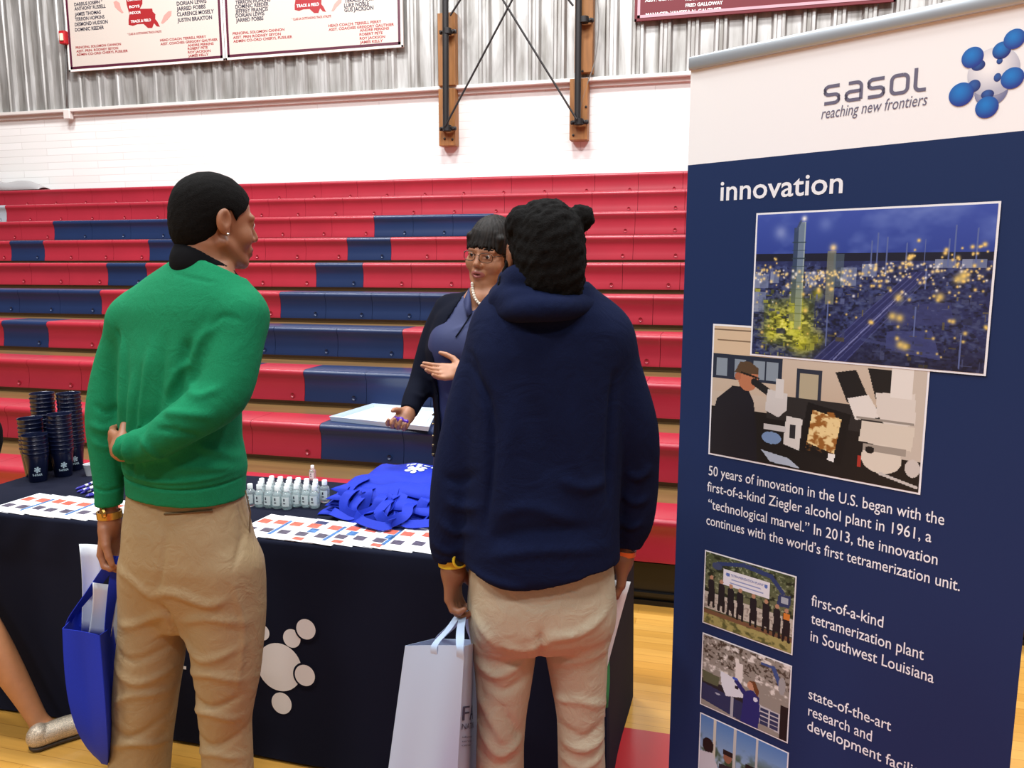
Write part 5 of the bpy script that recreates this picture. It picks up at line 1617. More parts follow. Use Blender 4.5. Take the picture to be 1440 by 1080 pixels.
# sweater
S = Solid()
S.chain(ra)
wr0 = m_(181, 631, -0.118); S.cutplane(wr0, LF(-0.86, 0.5, 0), 0.085)
S.chain(la)
wl0 = m_(153, 711, 0.03); S.cutplane(wl0, LF(0.02, 0, -1), 0.06)
S.column(st_m, yaw_m, 0.016)
S.cap(m_(192, 448, 0.05), m_(332, 444, -0.04), 0.060, 0.068, k=0.05)
S.cutplane(H.p(0, -0.04, -0.108), (H.u * 0.92 + H.f * 0.40), 0.12)
zb0, zb1 = ZP(702, MD), ZP(648, MD)
V, Q = S.mesh(0.0072, [((50, 50, zb0), (51, 51, zb1), 0.0035)], smooth=3)
N = vnormals(V, Q); V = wobble(V, N, 0.0020, 9, 5); N = vnormals(V, Q)
V = folds(V, N, MD, [
    ([(182, 470), (186, 520), (186, 600)], .010, .008), ([(212, 520), (206, 580), (196, 650)], .012, .009), ([(240, 480), (228, 560), (214, 650)], .013, .010), ([(262, 470), (252, 560), (236, 610)], .012, -.008),
    ([(225, 510), (218, 590), (206, 660)], .008, -.007), ([(296, 470), (290, 500), (276, 560)], .014, -.012), ([(196, 490), (196, 570), (190, 640)], .008, -.006), ([(330, 450), (312, 470), (298, 500)], .012, .008),
    ([(300, 500), (282, 512), (268, 540)], .010, .008), ([(296, 530), (318, 540), (345, 530)], .009, .007), ([(272, 560), (300, 560), (338, 565)], .010, .008), ([(268, 580), (295, 582), (322, 592)], .008, -.006), ([(240, 590), (258, 610), (270, 630)], .009, .006),
    ([(215, 600), (226, 622), (234, 640)], .008, .005), ([(305, 610), (330, 622), (350, 640)], .010, .007), ([(280, 640), (315, 640), (348, 648)], .010, .006), ([(128, 596), (150, 604), (172, 590)], .009, .007), ([(132, 570), (152, 580), (172, 566)], .008, -.005), ([(130, 620), (150, 628), (170, 618)], .008, .005),
    ([(178, 655), (240, 660), (348, 652)], .006, .004), ([(168, 666), (200, 668), (260, 670), (310, 668), (356, 664)], .0032, -.0050), ([(132, 686), (152, 690), (172, 686)], .0035, -.0035), ([(190, 606), (202, 630), (206, 650)], .0045, -.0035),
    ([(262, 384), (300, 392), (326, 396)], .004, -.003), ([(362, 446), (340, 440), (318, 462)], .006, -.004), ([(165, 460), (176, 480), (180, 530)], .007, -.005)])
skin_mesh('sweater', V, Q, [GREEN], man)
# trousers
T = Solid()
st_p = stations([(680, 180, 342, .098, 0), (705, 176, 347, .105, 0), (740, 172, 356, .116, -.005), (780, 170, 366, .124, -.01), (815, 169, 369, .120, -.008), (850, 172, 366, .100, 0), (880, 190, 350, .07, 0)], MD, math.radians(20))
T.column(st_p, math.radians(20), 0.0, n=2.4)
def leg_px(rows, dd): return [(m_((a + b) / 2, y, dd + e), RD((b - a) / 2, y, MD + dd)) for y, a, b, e in rows]
T.chain(leg_px([(800, 172, 268, -.01), (850, 170, 266, 0), (893, 169, 260, 0), (940, 165, 254, 0), (1000, 161, 246, 0), (1050, 158, 240, .01), (1090, 155, 236, .01), (1150, 158, 230, .01), (1180, 160, 230, .01)], 0.03), k=0.02)
T.chain(leg_px([(800, 268, 369, -.01), (850, 266, 371, 0), (893, 268, 369, 0), (940, 275, 365, 0), (985, 279, 357, 0), (1020, 281, 353, .01), (1090, 286, 355, .01), (1150, 290, 352, .01), (1180, 290, 350, .01)], -0.04), k=0.02)
T.cutplane((0, 0, 0.035), (0, 0, -1))
V, Q = T.mesh(0.008, smooth=3); N = vnormals(V, Q); V = wobble(V, N, 0.0022, 11, 8); N = vnormals(V, Q)
V = folds(V, N, MD, [
    ([(240, 812), (276, 806), (320, 818), (345, 812)], .012, .009), ([(250, 826), (262, 850), (264, 890)], .008, -.010), ([(262, 720), (258, 770), (246, 812)], .006, -.005), ([(176, 790), (210, 800), (245, 822)], .012, .007), ([(178, 870), (210, 862), (250, 842)], .011, .008),
    ([(280, 850), (320, 838), (366, 850)], .011, .007), ([(272, 878), (310, 896), (360, 880)], .010, .007), ([(170, 905), (200, 915), (248, 900)], .010, -.006), ([(168, 930), (205, 945), (250, 935)], .011, .008), ([(168, 980), (200, 962), (244, 968)], .010, .007), ([(162, 1010), (196, 1022), (240, 1000)], .010, -.006), ([(162, 1040), (200, 1030), (236, 1044)], .011, .008),
    ([(280, 925), (320, 915), (362, 930)], .011, .008), ([(284, 952), (320, 962), (358, 950)], .010, -.007), ([(284, 978), (318, 970), (352, 985)], .010, .008), ([(286, 1010), (320, 1020), (352, 1008)], .010, -.006), ([(288, 1040), (320, 1030), (354, 1046)], .010, .007), ([(290, 1066), (320, 1074), (352, 1064)], .010, .006),
    ([(346, 700), (354, 740), (352, 775)], .005, -.006), ([(352, 790), (362, 860), (352, 940)], .006, .005)])
skin_mesh('trousers', V, Q, [KHAKI], man)
def near_surface(V, l, z):
    lv = V @ np.array(RGT); d = np.abs(lv - l) + np.abs(V[:, 2] - z); 
    idx = np.argsort(d)[:14]; return (V[idx] @ np.array(FWD)).min()
def on_cloth(V, px, py, d, off=0.0015):
    w = W(px, py, d); f = near_surface(V, w.dot(RGT), w.z)
    return W(px, py, f - off)
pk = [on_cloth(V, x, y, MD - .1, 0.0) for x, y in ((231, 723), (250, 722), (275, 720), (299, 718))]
MB().tube(pk, 0.0024, 6).build('pocket_seam', mat('pocket_dark_thread', (96, 74, 46), 0.8), man, smooth=True)  # thin line along the pocket, a darker brown than the twill
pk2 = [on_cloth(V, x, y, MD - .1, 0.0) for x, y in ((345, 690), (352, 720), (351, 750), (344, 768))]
MB().tube(pk2, 0.002, 6).build('pocket_seam', mat('pocket_dark_thread', (96, 74, 46), 0.8), man, smooth=True)
GOLD = mat('gold_watch', (196, 160, 84), 0.25, metal=0.85)
wb_ = wrist_band(man, 'watch', m_(154, 723, 0.03), LF(0.03, 0, -1), 0.031, 0.028, LF(1, 0, 0), 0.019, 0.004, GOLD)
MB().lathe([(0, 0.006), (0.012, 0.005), (0.014, 0), (0.012, -0.002), (0, -0.002)], m_(146, 722, 0.0), 16, basis(math.radians(-130), math.radians(90))and Matrix((LF(0, 0, 1), LF(.7, -.7, 0), LF(-.7, -.7, 0))).transposed()).build('watch_face', GOLD, man, smooth='auto')
for x, dd in ((197, 0.04), (322, -0.03)):
    shoe(man, LF(0.45, 0.9, 0), m_(x, 1170, dd), LEATH, None)

# ------------------------------------------------------------------ student in the navy pullover
WD = 1.70
def w_(px, py, dd=0.0): return W(px, py, WD + dd)
SKW = skin('warm_brown_skin', (134, 88, 62))
NAVYP = mat('navy_fleece', (14, 22, 50), 0.95, spec=0.12, noise=0.10, nscale=350, bump=0.3, bscale=600, wr=0.28, wrs=13)
STONE = mat('stone_twill', (180, 169, 145), 0.68, noise=0.05, nscale=500, bump=0.12, bscale=1200, wr=0.32, wrs=20)
wom = thing('person', 'person with two hair buns in a navy hooded pullover, seen from behind', 'person', (w_(760, 1120).x, w_(760, 1120).y, 0))
yw = math.radians(-8)
H = HeadFrame(w_(764, 360, 0.0), math.radians(-14), math.radians(6), 0, 0.95)
B = Solid(); add_head(B, H)
B.chain([(H.p(0, -0.03, -0.05), 0.056), (H.p(0, -0.045, -0.12), 0.055), (w_(765, 445, 0), 0.06)], k=0.02)
st_w = stations([(406, 712, 816, .085, 0), (424, 700, 832, .095, 0), (440, 686, 854, .105, 0), (462, 670, 874, .115, 0), (490, 658, 880, .122, 0), (560, 655, 876, .13, 0), (640, 650, 872, .135, 0), (720, 648, 868, .142, 0), (765, 646, 869, .150, 0), (785, 649, 869, .150, 0), (796, 656, 866, .140, 0), (835, 657, 865, .134, 0)], WD, yw)
B.column(st_w[:-4], yw, 0.03, grow=-0.035)
law = [(w_(702, 476, 0.0), 0.058), (w_(682, 530, 0.0), 0.066), (w_(664, 600, -0.005), 0.066), (w_(646, 670, -0.01), 0.062), (w_(636, 735, -0.015), 0.054), (w_(634, 770, -0.015), 0.047), (w_(637, 788, -0.015), 0.036)]
raw = [(w_(848, 478, 0.0), 0.060), (w_(862, 530, 0.01), 0.066), (w_(884, 600, 0.02), 0.064), (w_(890, 665, 0.04), 0.058), (w_(888, 725, 0.055), 0.052), (w_(884, 752, 0.06), 0.040), (w_(880, 768, 0.06), 0.032)]
B.chain([(p, r * 0.5) for p, r in law] + [(w_(638, 802, -0.015), 0.024)], k=0.02)
B.chain([(p, r * 0.5) for p, r in raw] + [(w_(876, 782, 0.06), 0.022)], k=0.02)
wlw = w_(636, 792, -0.015)
add_hand(B, wlw, LF(0.02, -0.05, -1), LF(0.92, -0.3, 0), LF(0.3, 0.9, 0), curl=(0.42, 0.95, 0.75), sc=0.92, thumb=(0.8, 0.5, 0.55))
wrw = w_(877, 778, 0.06)
add_hand(B, wrw, LF(-0.05, 0.0, -1), LF(-0.95, 0.2, 0), LF(-0.2, 0.9, 0), curl=(0.35, 0.7, 0.5), sc=0.86, thumb=(0.85, 0.4, 0.4))
for pts in ([(710, 830), (708, 950), (704, 1080), (700, 1250), (699, 1330)], [(812, 830), (815, 950), (818, 1080), (822, 1250), (824, 1330)]):
    B.chain([(w_(x, y, 0.02), 0.05 if y < 900 else 0.026) for x, y in pts], k=0.03)
V, Q = B.mesh(0.012, [(wlw - Vector((.08, .08, .17)), wlw + Vector((.08, .08, .03)), 0.0032), (wrw - Vector((.07, .07, .16)), wrw + Vector((.07, .07, .03)), 0.0034), (H.c - Vector((.11, .12, .13)), H.c + Vector((.11, .12, .13)), 0.005)])
skin_mesh('body', V, Q, [SKW, LIPM], wom, face_pick(H))
# gathered natural hair with two puffs and thin braids
S = Solid()
S.ell(H.p(0, -0.018, 0.026), (0.0800, 0.104, 0.0905), H.R)
S.ell(H.p(0, -0.066, -0.040), (0.068, 0.056, 0.085), H.R, 0.03)
S.ell(w_(738, 319, -0.025), (0.041, 0.048, 0.044), None, 0.005)
S.ell(w_(755, 305, -0.025), (0.030, 0.03, 0.024), None, 0.006)
S.ell(w_(817, 307, -0.02), (0.027, 0.028, 0.029), None, 0.004)
S.cap(w_(810, 316, -0.01), w_(800, 328, 0.0), 0.014, 0.03, k=0.006)
def hl(x, y, z):
    q = [(x - H.c.x) * H.R[0, i] + (y - H.c.y) * H.R[1, i] + (z - H.c.z) * H.R[2, i] for i in range(3)]
    lim = np.interp(q[1], [-0.13, -0.06, -0.03, -0.015, 0.0, 0.02, 0.06, 0.09], [-0.128, -0.12, -0.07, -0.02, 0.02, 0.02, 0.045, 0.075])
    return np.minimum(lim - q[2], 0.2)
S.cutfn(hl, H.c - Vector((.16, .16, .16)), H.c + Vector((.16, .16, .16)))
V, Q = S.mesh(0.0045, smooth=1); N = vnormals(V, Q); V = wobble(V, N, 0.0026, 130, 3); N = vnormals(V, Q); V = wobble(V, N, 0.0022, 420, 4)
skin_mesh('hair', V, Q, [HAIRB], wom)
for path in ([(719, 352), (713, 372), (704, 396), (702, 410)], [(724, 352), (719, 378), (716, 400), (716, 412)], [(811, 362), (815, 380), (816, 400), (815, 412)]):
    P = catmull([w_(x, y, -0.035 if x < 760 else -0.02) for x, y in path], 8)
    MB().tube(P, [0.0050 + 0.0011 * math.sin(i * 1.9) for i in range(len(P))], 8).build('braid', HAIRB, wom, smooth=True)
# pullover
S = Solid(); S.chain(law); S.chain(raw)
S.cutplane(w_(637, 787, -0.015), LF(0.05, 0, -1), 0.07); S.cutplane(w_(880, 768, 0.06), LF(-0.1, 0, -1), 0.06)
S.column(st_w, yw, 0.014, n=2.5)
S.cap(w_(720, 446, 0), w_(812, 446, 0), 0.07, 0.07, k=0.05)
S.cap(w_(712, 476, 0), w_(842, 476, 0), 0.062, 0.062, k=0.05)
hx_ = [W(x, 815, WD - .13).dot(RGT) for x in (600, 655, 678, 705, 760, 815, 866, 900)]
hz_ = [ZP(y, WD - .13) for y in (802, 806, 819, 829, 828, 817, 801, 796)]
def hem(x, y, z):
    l = x * RGT.x + y * RGT.y; f = x * FWD.x + y * FWD.y
    return np.interp(l, hx_, hz_) + 0.25 * np.clip(f - WD + 0.13, 0, 0.3) - z
S.cutfn(hem, w_(657, 800) - Vector((.02, .3, .12)), w_(880, 800) + Vector((.0, .4, .03)))
V, Q = S.mesh(0.0076, [((50, 50, ZP(842, WD)), (51, 51, ZP(765, WD)), 0.0034)], smooth=3); N = vnormals(V, Q); V = wobble(V, N, 0.0022, 8, 15); N = vnormals(V, Q)
V = folds(V, N, WD, [
    ([(662, 505), (690, 560), (692, 640), (684, 720)], .008, -.012), ([(655, 490), (668, 498), (676, 520)], .005, -.004), ([(858, 520), (852, 600), (850, 690)], .008, -.012), ([(700, 700), (740, 686), (800, 706)], .014, .006), ([(690, 730), (750, 716), (830, 720)], .014, -.006), ([(686, 752), (750, 742), (850, 746)], .013, .006),
    ([(780, 650), (812, 664), (846, 660)], .012, .007), ([(745, 540), (760, 600), (770, 660)], .022, -.006), ([(720, 560), (712, 640), (716, 700)], .018, .006), ([(800, 560), (806, 620), (820, 680)], .016, .005), ([(630, 690), (652, 700), (676, 690)], .010, .008), ([(622, 720), (644, 735), (668, 725)], .009, .007),
    ([(628, 660), (650, 665), (672, 650)], .010, -.006), ([(612, 752), (632, 762), (656, 756)], .008, .006), ([(660, 772), (700, 785), (740, 790)], .010, .006), ([(656, 786), (705, 801), (760, 802), (815, 792), (866, 774)], .0038, -.0062), ([(880, 660), (896, 668), (912, 655)], .009, .007), ([(872, 690), (890, 705), (910, 700)], .009, .007), ([(868, 730), (886, 742), (904, 736)], .008, .006),
    ([(735, 450), (770, 455), (815, 448)], .008, -.004)])
skin_mesh('pullover', V, Q, [NAVYP], wom)
# the hood lying bunched round the neck
S = Solid()
def ring_pts(cx, cy, rx, ry, dd0, rad, tilt, n=14):
    out = []
    for k in range(n + 1):
        t = 2 * math.pi * k / n; l = math.cos(t) * rx; f = math.sin(t) * ry
        out.append((w_(cx, cy, dd0) + LF(l, f, tilt * f - 0.02 * l), rad * (1 + 0.12 * math.sin(3 * t + 1))))
    return out
S.chain(ring_pts(760, 396, 0.064, 0.070, 0.0, 0.031, -0.10), n=3)
S.chain(ring_pts(758, 420, 0.082, 0.094, 0.0, 0.031, 0.06), k=0.005, n=3)
S.chain([(w_(698, 444, -0.03), .020), (w_(735, 436, -0.115), .026), (w_(785, 434, -0.118), .026), (w_(826, 430, -0.05), .022)], k=0.010)
S.chain([(w_(690, 446, 0.0), .016), (w_(702, 424, -0.04), .022), (w_(720, 404, -0.06), .018)], k=0.010)
V, Q = S.mesh(0.0065, smooth=2); N = vnormals(V, Q); V = wobble(V, N, 0.0015, 14, 6)
skin_mesh('hood', V, Q, [NAVYP], wom)
# trousers
T = Solid()
st_t = stations([(765, 664, 858, .105, 0), (800, 660, 862, .115, 0), (830, 660, 864, .125, 0), (860, 662, 864, .125, 0), (880, 664, 862, .112, 0), (900, 672, 852, .085, 0)], WD, yw)
T.column(st_t, yw, 0.0, n=2.5)
def leg_w(rows, dd): return [(w_((a + b) / 2, y, dd + e), RD((b - a) / 2, y, WD + dd)) for y, a, b, e in rows]
T.chain(leg_w([(850, 661, 757, 0), (900, 664, 755, 0), (950, 668, 748, 0), (1000, 671, 740, 0), (1050, 670, 737, .01), (1100, 669, 736, .02), (1200, 668, 726, .03), (1320, 670, 726, .03)], 0.0), k=0.018)
T.chain(leg_w([(850, 762, 862, 0), (900, 765, 856, 0), (950, 774, 853, 0), (1000, 782, 850, 0), (1050, 785, 850, .01), (1100, 786, 852, .02), (1200, 792, 850, .03), (1320, 796, 850, .03)], 0.01), k=0.018)
T.cutplane((0, 0, 0.035), (0, 0, -1))
V, Q = T.mesh(0.008, smooth=3); N = vnormals(V, Q); V = wobble(V, N, 0.0020, 11, 28); N = vnormals(V, Q)
V = folds(V, N, WD, [
    ([(672, 850), (700, 872), (740, 880), (775, 862)], .011, .009), ([(690, 862), (720, 884), (752, 880)], .008, -.006), ([(770, 862), (810, 858), (850, 838)], .010, .008), ([(668, 915), (700, 928), (745, 905)], .010, .008), ([(680, 940), (710, 950), (745, 930)], .010, -.006), ([(672, 960), (690, 990), (712, 1030)], .009, .008), ([(700, 965), (720, 1000), (735, 1030)], .009, -.006),
    ([(675, 1010), (702, 1042), (736, 1024)], .010, .009), ([(672, 1046), (700, 1062), (734, 1050)], .010, -.006), ([(772, 920), (808, 910), (850, 900)], .010, .006), ([(780, 975), (812, 968), (850, 985)], .010, .007), ([(786, 1010), (818, 1022), (848, 1006)], .010, -.007), ([(788, 1034), (820, 1040), (850, 1028)], .009, .008), ([(788, 1060), (820, 1066), (850, 1052)], .009, .007),
    ([(757, 850), (758, 880), (757, 905)], .008, -.010), ([(845, 880), (850, 950), (845, 1040)], .006, .004)])
skin_mesh('trousers', V, Q, [STONE], wom)
YEL = mat('yellow_watch_strap', (214, 188, 44), 0.35)
wrist_band(wom, 'watch', w_(637, 789, -0.015), LF(0.05, 0, -1), 0.031, 0.028, LF(1, 0, 0), 0.016, 0.004, YEL)
pc_ = w_(647, 787, -0.05)
wrist_ring(wom, 'watch_bezel', pc_, LF(0.55, -0.8, 0.1), 0.0165, 0.003, YEL)
MB().lathe([(0, 0.003), (0.014, 0.003), (0.014, -0.003), (0, -0.003)], pc_, 16, Matrix((LF(.8, .55, 0), LF(0, 0.1, 1), LF(0.55, -0.8, 0.1))).transposed()).build('watch_face', mat('watch_dark', (30, 28, 24), 0.2), wom, smooth='auto')
wrist_band(wom, 'wristband', w_(878, 776, 0.06), LF(-0.1, 0, -1), 0.025, 0.024, LF(1, 0, 0), 0.012, 0.004, mat('orange_band', (220, 96, 34), 0.4))
for x in (699, 824):
    shoe(wom, LF(-0.05, 1, 0), w_(x, 1320, 0.03), LEATH, None)

# ------------------------------------------------------------------ presenter behind the table
LD = 3.1
def l_(px, py, dd=0.0): return W(px, py, LD + dd)
SKL = skin('brown_skin', (168, 116, 86))
CARD = mat('dark_navy_cardigan', (11, 14, 28), 0.92, spec=0.12, bump=0.15, bscale=600)
POLO = mat('navy_polo', (34, 42, 84), 0.75, noise=0.05, nscale=300, bump=0.12, bscale=700)
SLK = mat('dark_slacks', (20, 20, 26), 0.8)
lady = thing('person', 'person with glasses, short dark hair and pearls gesturing behind the table', 'person', (l_(672, 800).x, l_(672, 800).y, 0))
yl = math.radians(180 + 24)
H = HeadFrame(l_(690, 357, 0.0), math.radians(180 + 26), math.radians(4), math.radians(8), 1.05)
B = Solid(); add_head(B, H, full=1.07, mouth_open=0.003)
B.chain([(H.p(0, -0.03, -0.05), 0.058), (H.p(0, -0.035, -0.12), 0.056), (l_(684, 432, 0.02), 0.065)], k=0.02)
B.ell(H.p(0, 0.02, -0.10), (0.05, 0.05, 0.035), H.R, 0.02)
yb = math.radians(18)
st_l = stations([(408, 668, 704, .06, .03), (416, 650, 716, .075, .03), (424, 632, 736, .09, .02), (440, 618, 750, .11, .01), (465, 610, 756, .135, -.01), (490, 604, 756, .15, -.02), (515, 606, 752, .145, -.015), (545, 614, 746, .13, 0), (590, 616, 744, .13, 0), (640, 612, 748, .135, 0), (700, 608, 752, .14, 0), (760, 610, 750, .14, 0)], LD, -yb)
B.column(st_l, -yb, 0.03, grow=-0.02)
B.ell(l_(679, 420, -0.035), (0.075, 0.05, 0.05), None, 0.03)
ral = [(l_(632, 436, 0.02), 0.062), (l_(616, 470, 0.02), 0.062), (l_(602, 510, 0.0), 0.056), (l_(592, 540, -0.03), 0.050), (l_(581, 563, -0.09), 0.043), (l_(576, 577, -0.13), 0.036)]
lal = [(l_(738, 438, 0.03), 0.060), (l_(748, 480, 0.02), 0.058), (l_(742, 520, -0.03), 0.052), (l_(710, 530, -0.12), 0.045), (l_(676, 526, -0.19), 0.038), (l_(664, 524, -0.21), 0.034)]
B.chain([(p, r * 0.62) for p, r in ral] + [(l_(572, 586, -0.155), 0.026)], k=0.02)
B.chain([(p, r * 0.62) for p, r in lal] + [(l_(652, 522, -0.22), 0.026)], k=0.02)
wr_ = l_(575, 579, -0.14)
add_hand(B, wr_, LF(-0.35, -0.75, -0.42), LF(0.35, -0.45, 0.8), LF(-0.9, 0.1, 0.45), curl=(0.5, 0.7, 0.5), sc=0.95, thumb=(0.75, 0.35, 0.7), per=[(0.35, 0.7, 0.5), (0.55, 0.8, 0.5), (0.6, 0.9, 0.5), (0.55, 0.8, 0.4)])
wl_ = l_(655, 522, -0.215)
add_hand(B, wl_, LF(-0.98, -0.15, -0.02), LF(-0.1, -0.72, 0.62), LF(0, 0.62, 0.76), curl=(0.18, 0.25, 0.2), sc=0.96, thumb=(0.55, 0.85, 0.1), per=[(0.1, 0.15, 0.1), (0.2, 0.25, 0.2), (0.3, 0.3, 0.2), (0.36, 0.3, 0.2)], tcurl=0.0)
for x in (650, 705):
    B.chain([(l_(x, y, 0.02), 0.05) for y in (740, 850, 960)], k=0.03)
V, Q = B.mesh(0.012, [(H.c - Vector((.12, .13, .14)), H.c + Vector((.12, .13, .14)), 0.003), (wr_ - Vector((.12, .16, .14)), wr_ + Vector((.08, .05, .06)), 0.0033), (wl_ - Vector((.19, .10, .07)), wl_ + Vector((.04, .06, .09)), 0.0033)])
VLB = V
skin_mesh('body', V, Q, [SKL, mat('rose_lip', (150, 84, 78), 0.4)], lady, face_pick(H))
for sg in (-1, 1):
    e = MB().lathe([(0.0108 * math.sin(t), 0.0108 * math.cos(t)) for t in np.linspace(0, math.pi, 11)], H.p(sg * 0.032, 0.0772, -0.0015), 16).build('eye', EYEW, lady, smooth=True)
    MB().lathe([(0, 0.0030), (0.004, 0.0022), (0.0066, 0.0)], H.p(sg * 0.032 + 0.001, 0.0859, -0.0022), 14, Matrix((H.r, H.u, H.f)).transposed()).build('iris', EYED, e, smooth=True)
    MB().tube(catmull([H.p(sg * 0.016, 0.0915, 0.021), H.p(sg * 0.032, 0.0885, 0.026), H.p(sg * 0.050, 0.078, 0.021)], 4), [0.0016] + [0.0026] * 7 + [0.0012], 6).build('eyebrow', HAIRB, lady, smooth=True)
# short layered hair with a fringe
HAIRL = mat('dark_brown_hair', (24, 17, 13), 0.6, spec=0.22, noise=0.7, nscale=90, bump=0.8, bscale=120, stretch=(1, 1, 0.18))
S = Solid()
S.ell(H.p(0, -0.014, 0.040), (0.087, 0.110, 0.106), H.R)
S.ell(H.p(0, -0.055, -0.03), (0.082, 0.065, 0.09), H.R, 0.02)
for sg in (-1, 1):
    S.cap(H.p(sg * 0.074, 0.006, 0.02), H.p(sg * 0.077, 0.004, -0.035), 0.018, 0.010, k=0.015)
    S.cap(H.p(sg * 0.060, 0.052, 0.06), H.p(sg * 0.068, 0.044, 0.014), 0.017, 0.008, k=0.012)
rg = np.random.RandomState(5)
for k in range(11):
    x = -0.060 + 0.012 * k
    yf = 0.083 - 7.0 * x * x
    S.cap(H.p(x * 0.7, 0.066 - 5 * x * x, 0.078), H.p(x * 1.02, yf + 0.012, 0.021 + 0.014 * rg.rand() - 1.5 * x * x), 0.016, 0.0048, k=0.003)
def hll(x, y, z):
    q = [(x - H.c.x) * H.R[0, i] + (y - H.c.y) * H.R[1, i] + (z - H.c.z) * H.R[2, i] for i in range(3)]
    lim = np.interp(q[1], [-0.13, -0.05, -0.01, 0.012, 0.025, 0.036, 0.05, 0.062, 0.2], [-0.10, -0.10, -0.06, -0.05, -0.02, 0.006, 0.010, 0.010, 0.010])
    return lim - q[2]
S.cutfn(hll, H.c - Vector((.2, .2, .2)), H.c + Vector((.2, .2, .2)))
V, Q = S.mesh(0.0042, smooth=1); N = vnormals(V, Q)
q = H.loc(V); ang = np.arctan2(q[:, 0], q[:, 1])
V = V + N * (0.0012 * np.sin(ang * 21 + 5 * np.sin(q[:, 2] * 24)) + 0.0011 * np.sin(ang * 47 + q[:, 2] * 40))[:, None]
skin_mesh('hair', V, Q, [HAIRL], lady)
# glasses
gl = MB(); GM = mat('glasses_wire', (58, 44, 36), 0.3, metal=0.6)
for sg in (-1, 1):
    pts = []
    for t in np.linspace(0, 2 * math.pi, 29):
        x = sg * 0.033 + 0.0245 * math.copysign(abs(math.cos(t)) ** 0.75, math.cos(t)); z = -0.005 + 0.0165 * math.copysign(abs(math.sin(t)) ** 0.75, math.sin(t))
        pts.append(H.p(x, 0.105 - 4.5 * (abs(x) - 0.01) ** 2, z))
    gl.tube(pts, 0.0013, 6, cap=False)
    gl.tube([H.p(sg * 0.0565, 0.0945, 0.002), H.p(sg * 0.066, 0.080, 0.004), H.p(sg * 0.079, 0.0, 0.006)], 0.0016, 6)
gl.tube(catmull([H.p(-0.009, 0.1045, 0.0), H.p(0, 0.109, 0.003), H.p(0.009, 0.1045, 0.0)], 4), 0.0013, 6)
glo = gl.build('glasses', GM, lady, smooth=True)
# pearls
pearl = mat('pearl', (226, 216, 200), 0.2)
mb = MB()
ppx = catmull([Vector((x, y, 0)) for x, y in ((664, 399), (665, 409), (668, 419), (674, 427), (682, 430), (690, 427), (697, 420), (703, 411), (707, 402))], 3)
for q_ in ppx:
    f_ = near_surface(VLB, W(q_.x, q_.y, LD - .1).dot(RGT), ZP(q_.y, LD - .1))
    c = W(q_.x, q_.y, f_ - 0.003)
    mb.lathe([(0.0064 * math.sin(a), 0.0064 * math.cos(a)) for a in np.linspace(0, math.pi, 7)], c, 10)
mb.build('pearl_necklace', pearl, lady, smooth=True)
# polo shirt
def vneck(x, y, z, wdt=0.035):
    return None
S = Solid(); S.column(st_l, -yb, 0.0, n=2.3, grow=0.002)
S.cap(l_(650, 436, 0.02), l_(722, 436, 0.03), 0.06, 0.06, k=0.04)
S.ell(l_(640, 486, -0.10), (0.085, 0.07, 0.075), None, 0.05); S.ell(l_(700, 486, -0.11), (0.085, 0.07, 0.075), None, 0.05)
S.cutplane(l_(680, 406, 0.0), LF(0.05, -0.35, 1), 0.09)
TRI = [(W(x, y, LD - .1).dot(RGT), ZP(y, LD - .1)) for x, y in ((655, 398), (663, 440), (708, 398))]
fcen = Vector(l_(680, 430)).dot(FWD)
def vcut(x, y, z):
    l = x * rad_[0] + y * rad_[1]; f = x * fad_[0] + y * fad_[1]
    d = None
    for i in range(3):
        (ax, ay), (bx, by) = TRI[i], TRI[(i + 1) % 3]
        ln = math.hypot(bx - ax, by - ay); e = ((l - ax) * (by - ay) - (z - ay) * (bx - ax)) / ln
        d = e if d is None else np.maximum(d, e)
    sgn = 1
    return -np.maximum(d, f - fcen)
rad_ = np.array(RGT); fad_ = np.array(FWD)
S.cutfn(vcut, l_(650, 445) - Vector((.05, .4, .02)), l_(712, 395) + Vector((.05, .2, .02)))
V, Q = S.mesh(0.0075, smooth=3); N = vnormals(V, Q); V = wobble(V, N, 0.0018, 12, 31); N = vnormals(V, Q)
V = folds(V, N, LD, [([(640, 460), (662, 452), (680, 440)], .006, .003), ([(640, 520), (660, 516), (690, 520)], .008, -.004), ([(625, 545), (650, 560), (690, 552)], .009, .005)], side=-1)
skin_mesh('polo_shirt', V, Q, [POLO], lady); Vp = V
# collar wings and placket
def surf(px, py, off=0.004): return on_cloth(Vp, px, py, LD - 0.15, off)
for a in ([(660, 404), (652, 424), (657, 446), (664, 440)], [(704, 402), (712, 424), (690, 446), (666, 440)]):
    P = [surf(x, max(y, 416), 0.010) for x, y in a]
    P[0] = l_(a[0][0], a[0][1], -0.055); P[3] = surf(a[3][0], a[3][1], 0.006)
    MB().sheet([[P[0], P[0].lerp(P[3], .5), P[3]], [P[0].lerp(P[1], .5), (P[0] + P[1] + P[2] + P[3]) / 4, P[3].lerp(P[2], .5)], [P[1], P[1].lerp(P[2], .5), P[2]]], 0.004).build('collar', POLO, lady, smooth=True)
MB().tube([surf(x, y, 0.001) for x, y in ((663, 441), (656, 452), (648, 464), (641, 474))], 0.0028, 6).build('placket', CARD, lady, smooth=True)
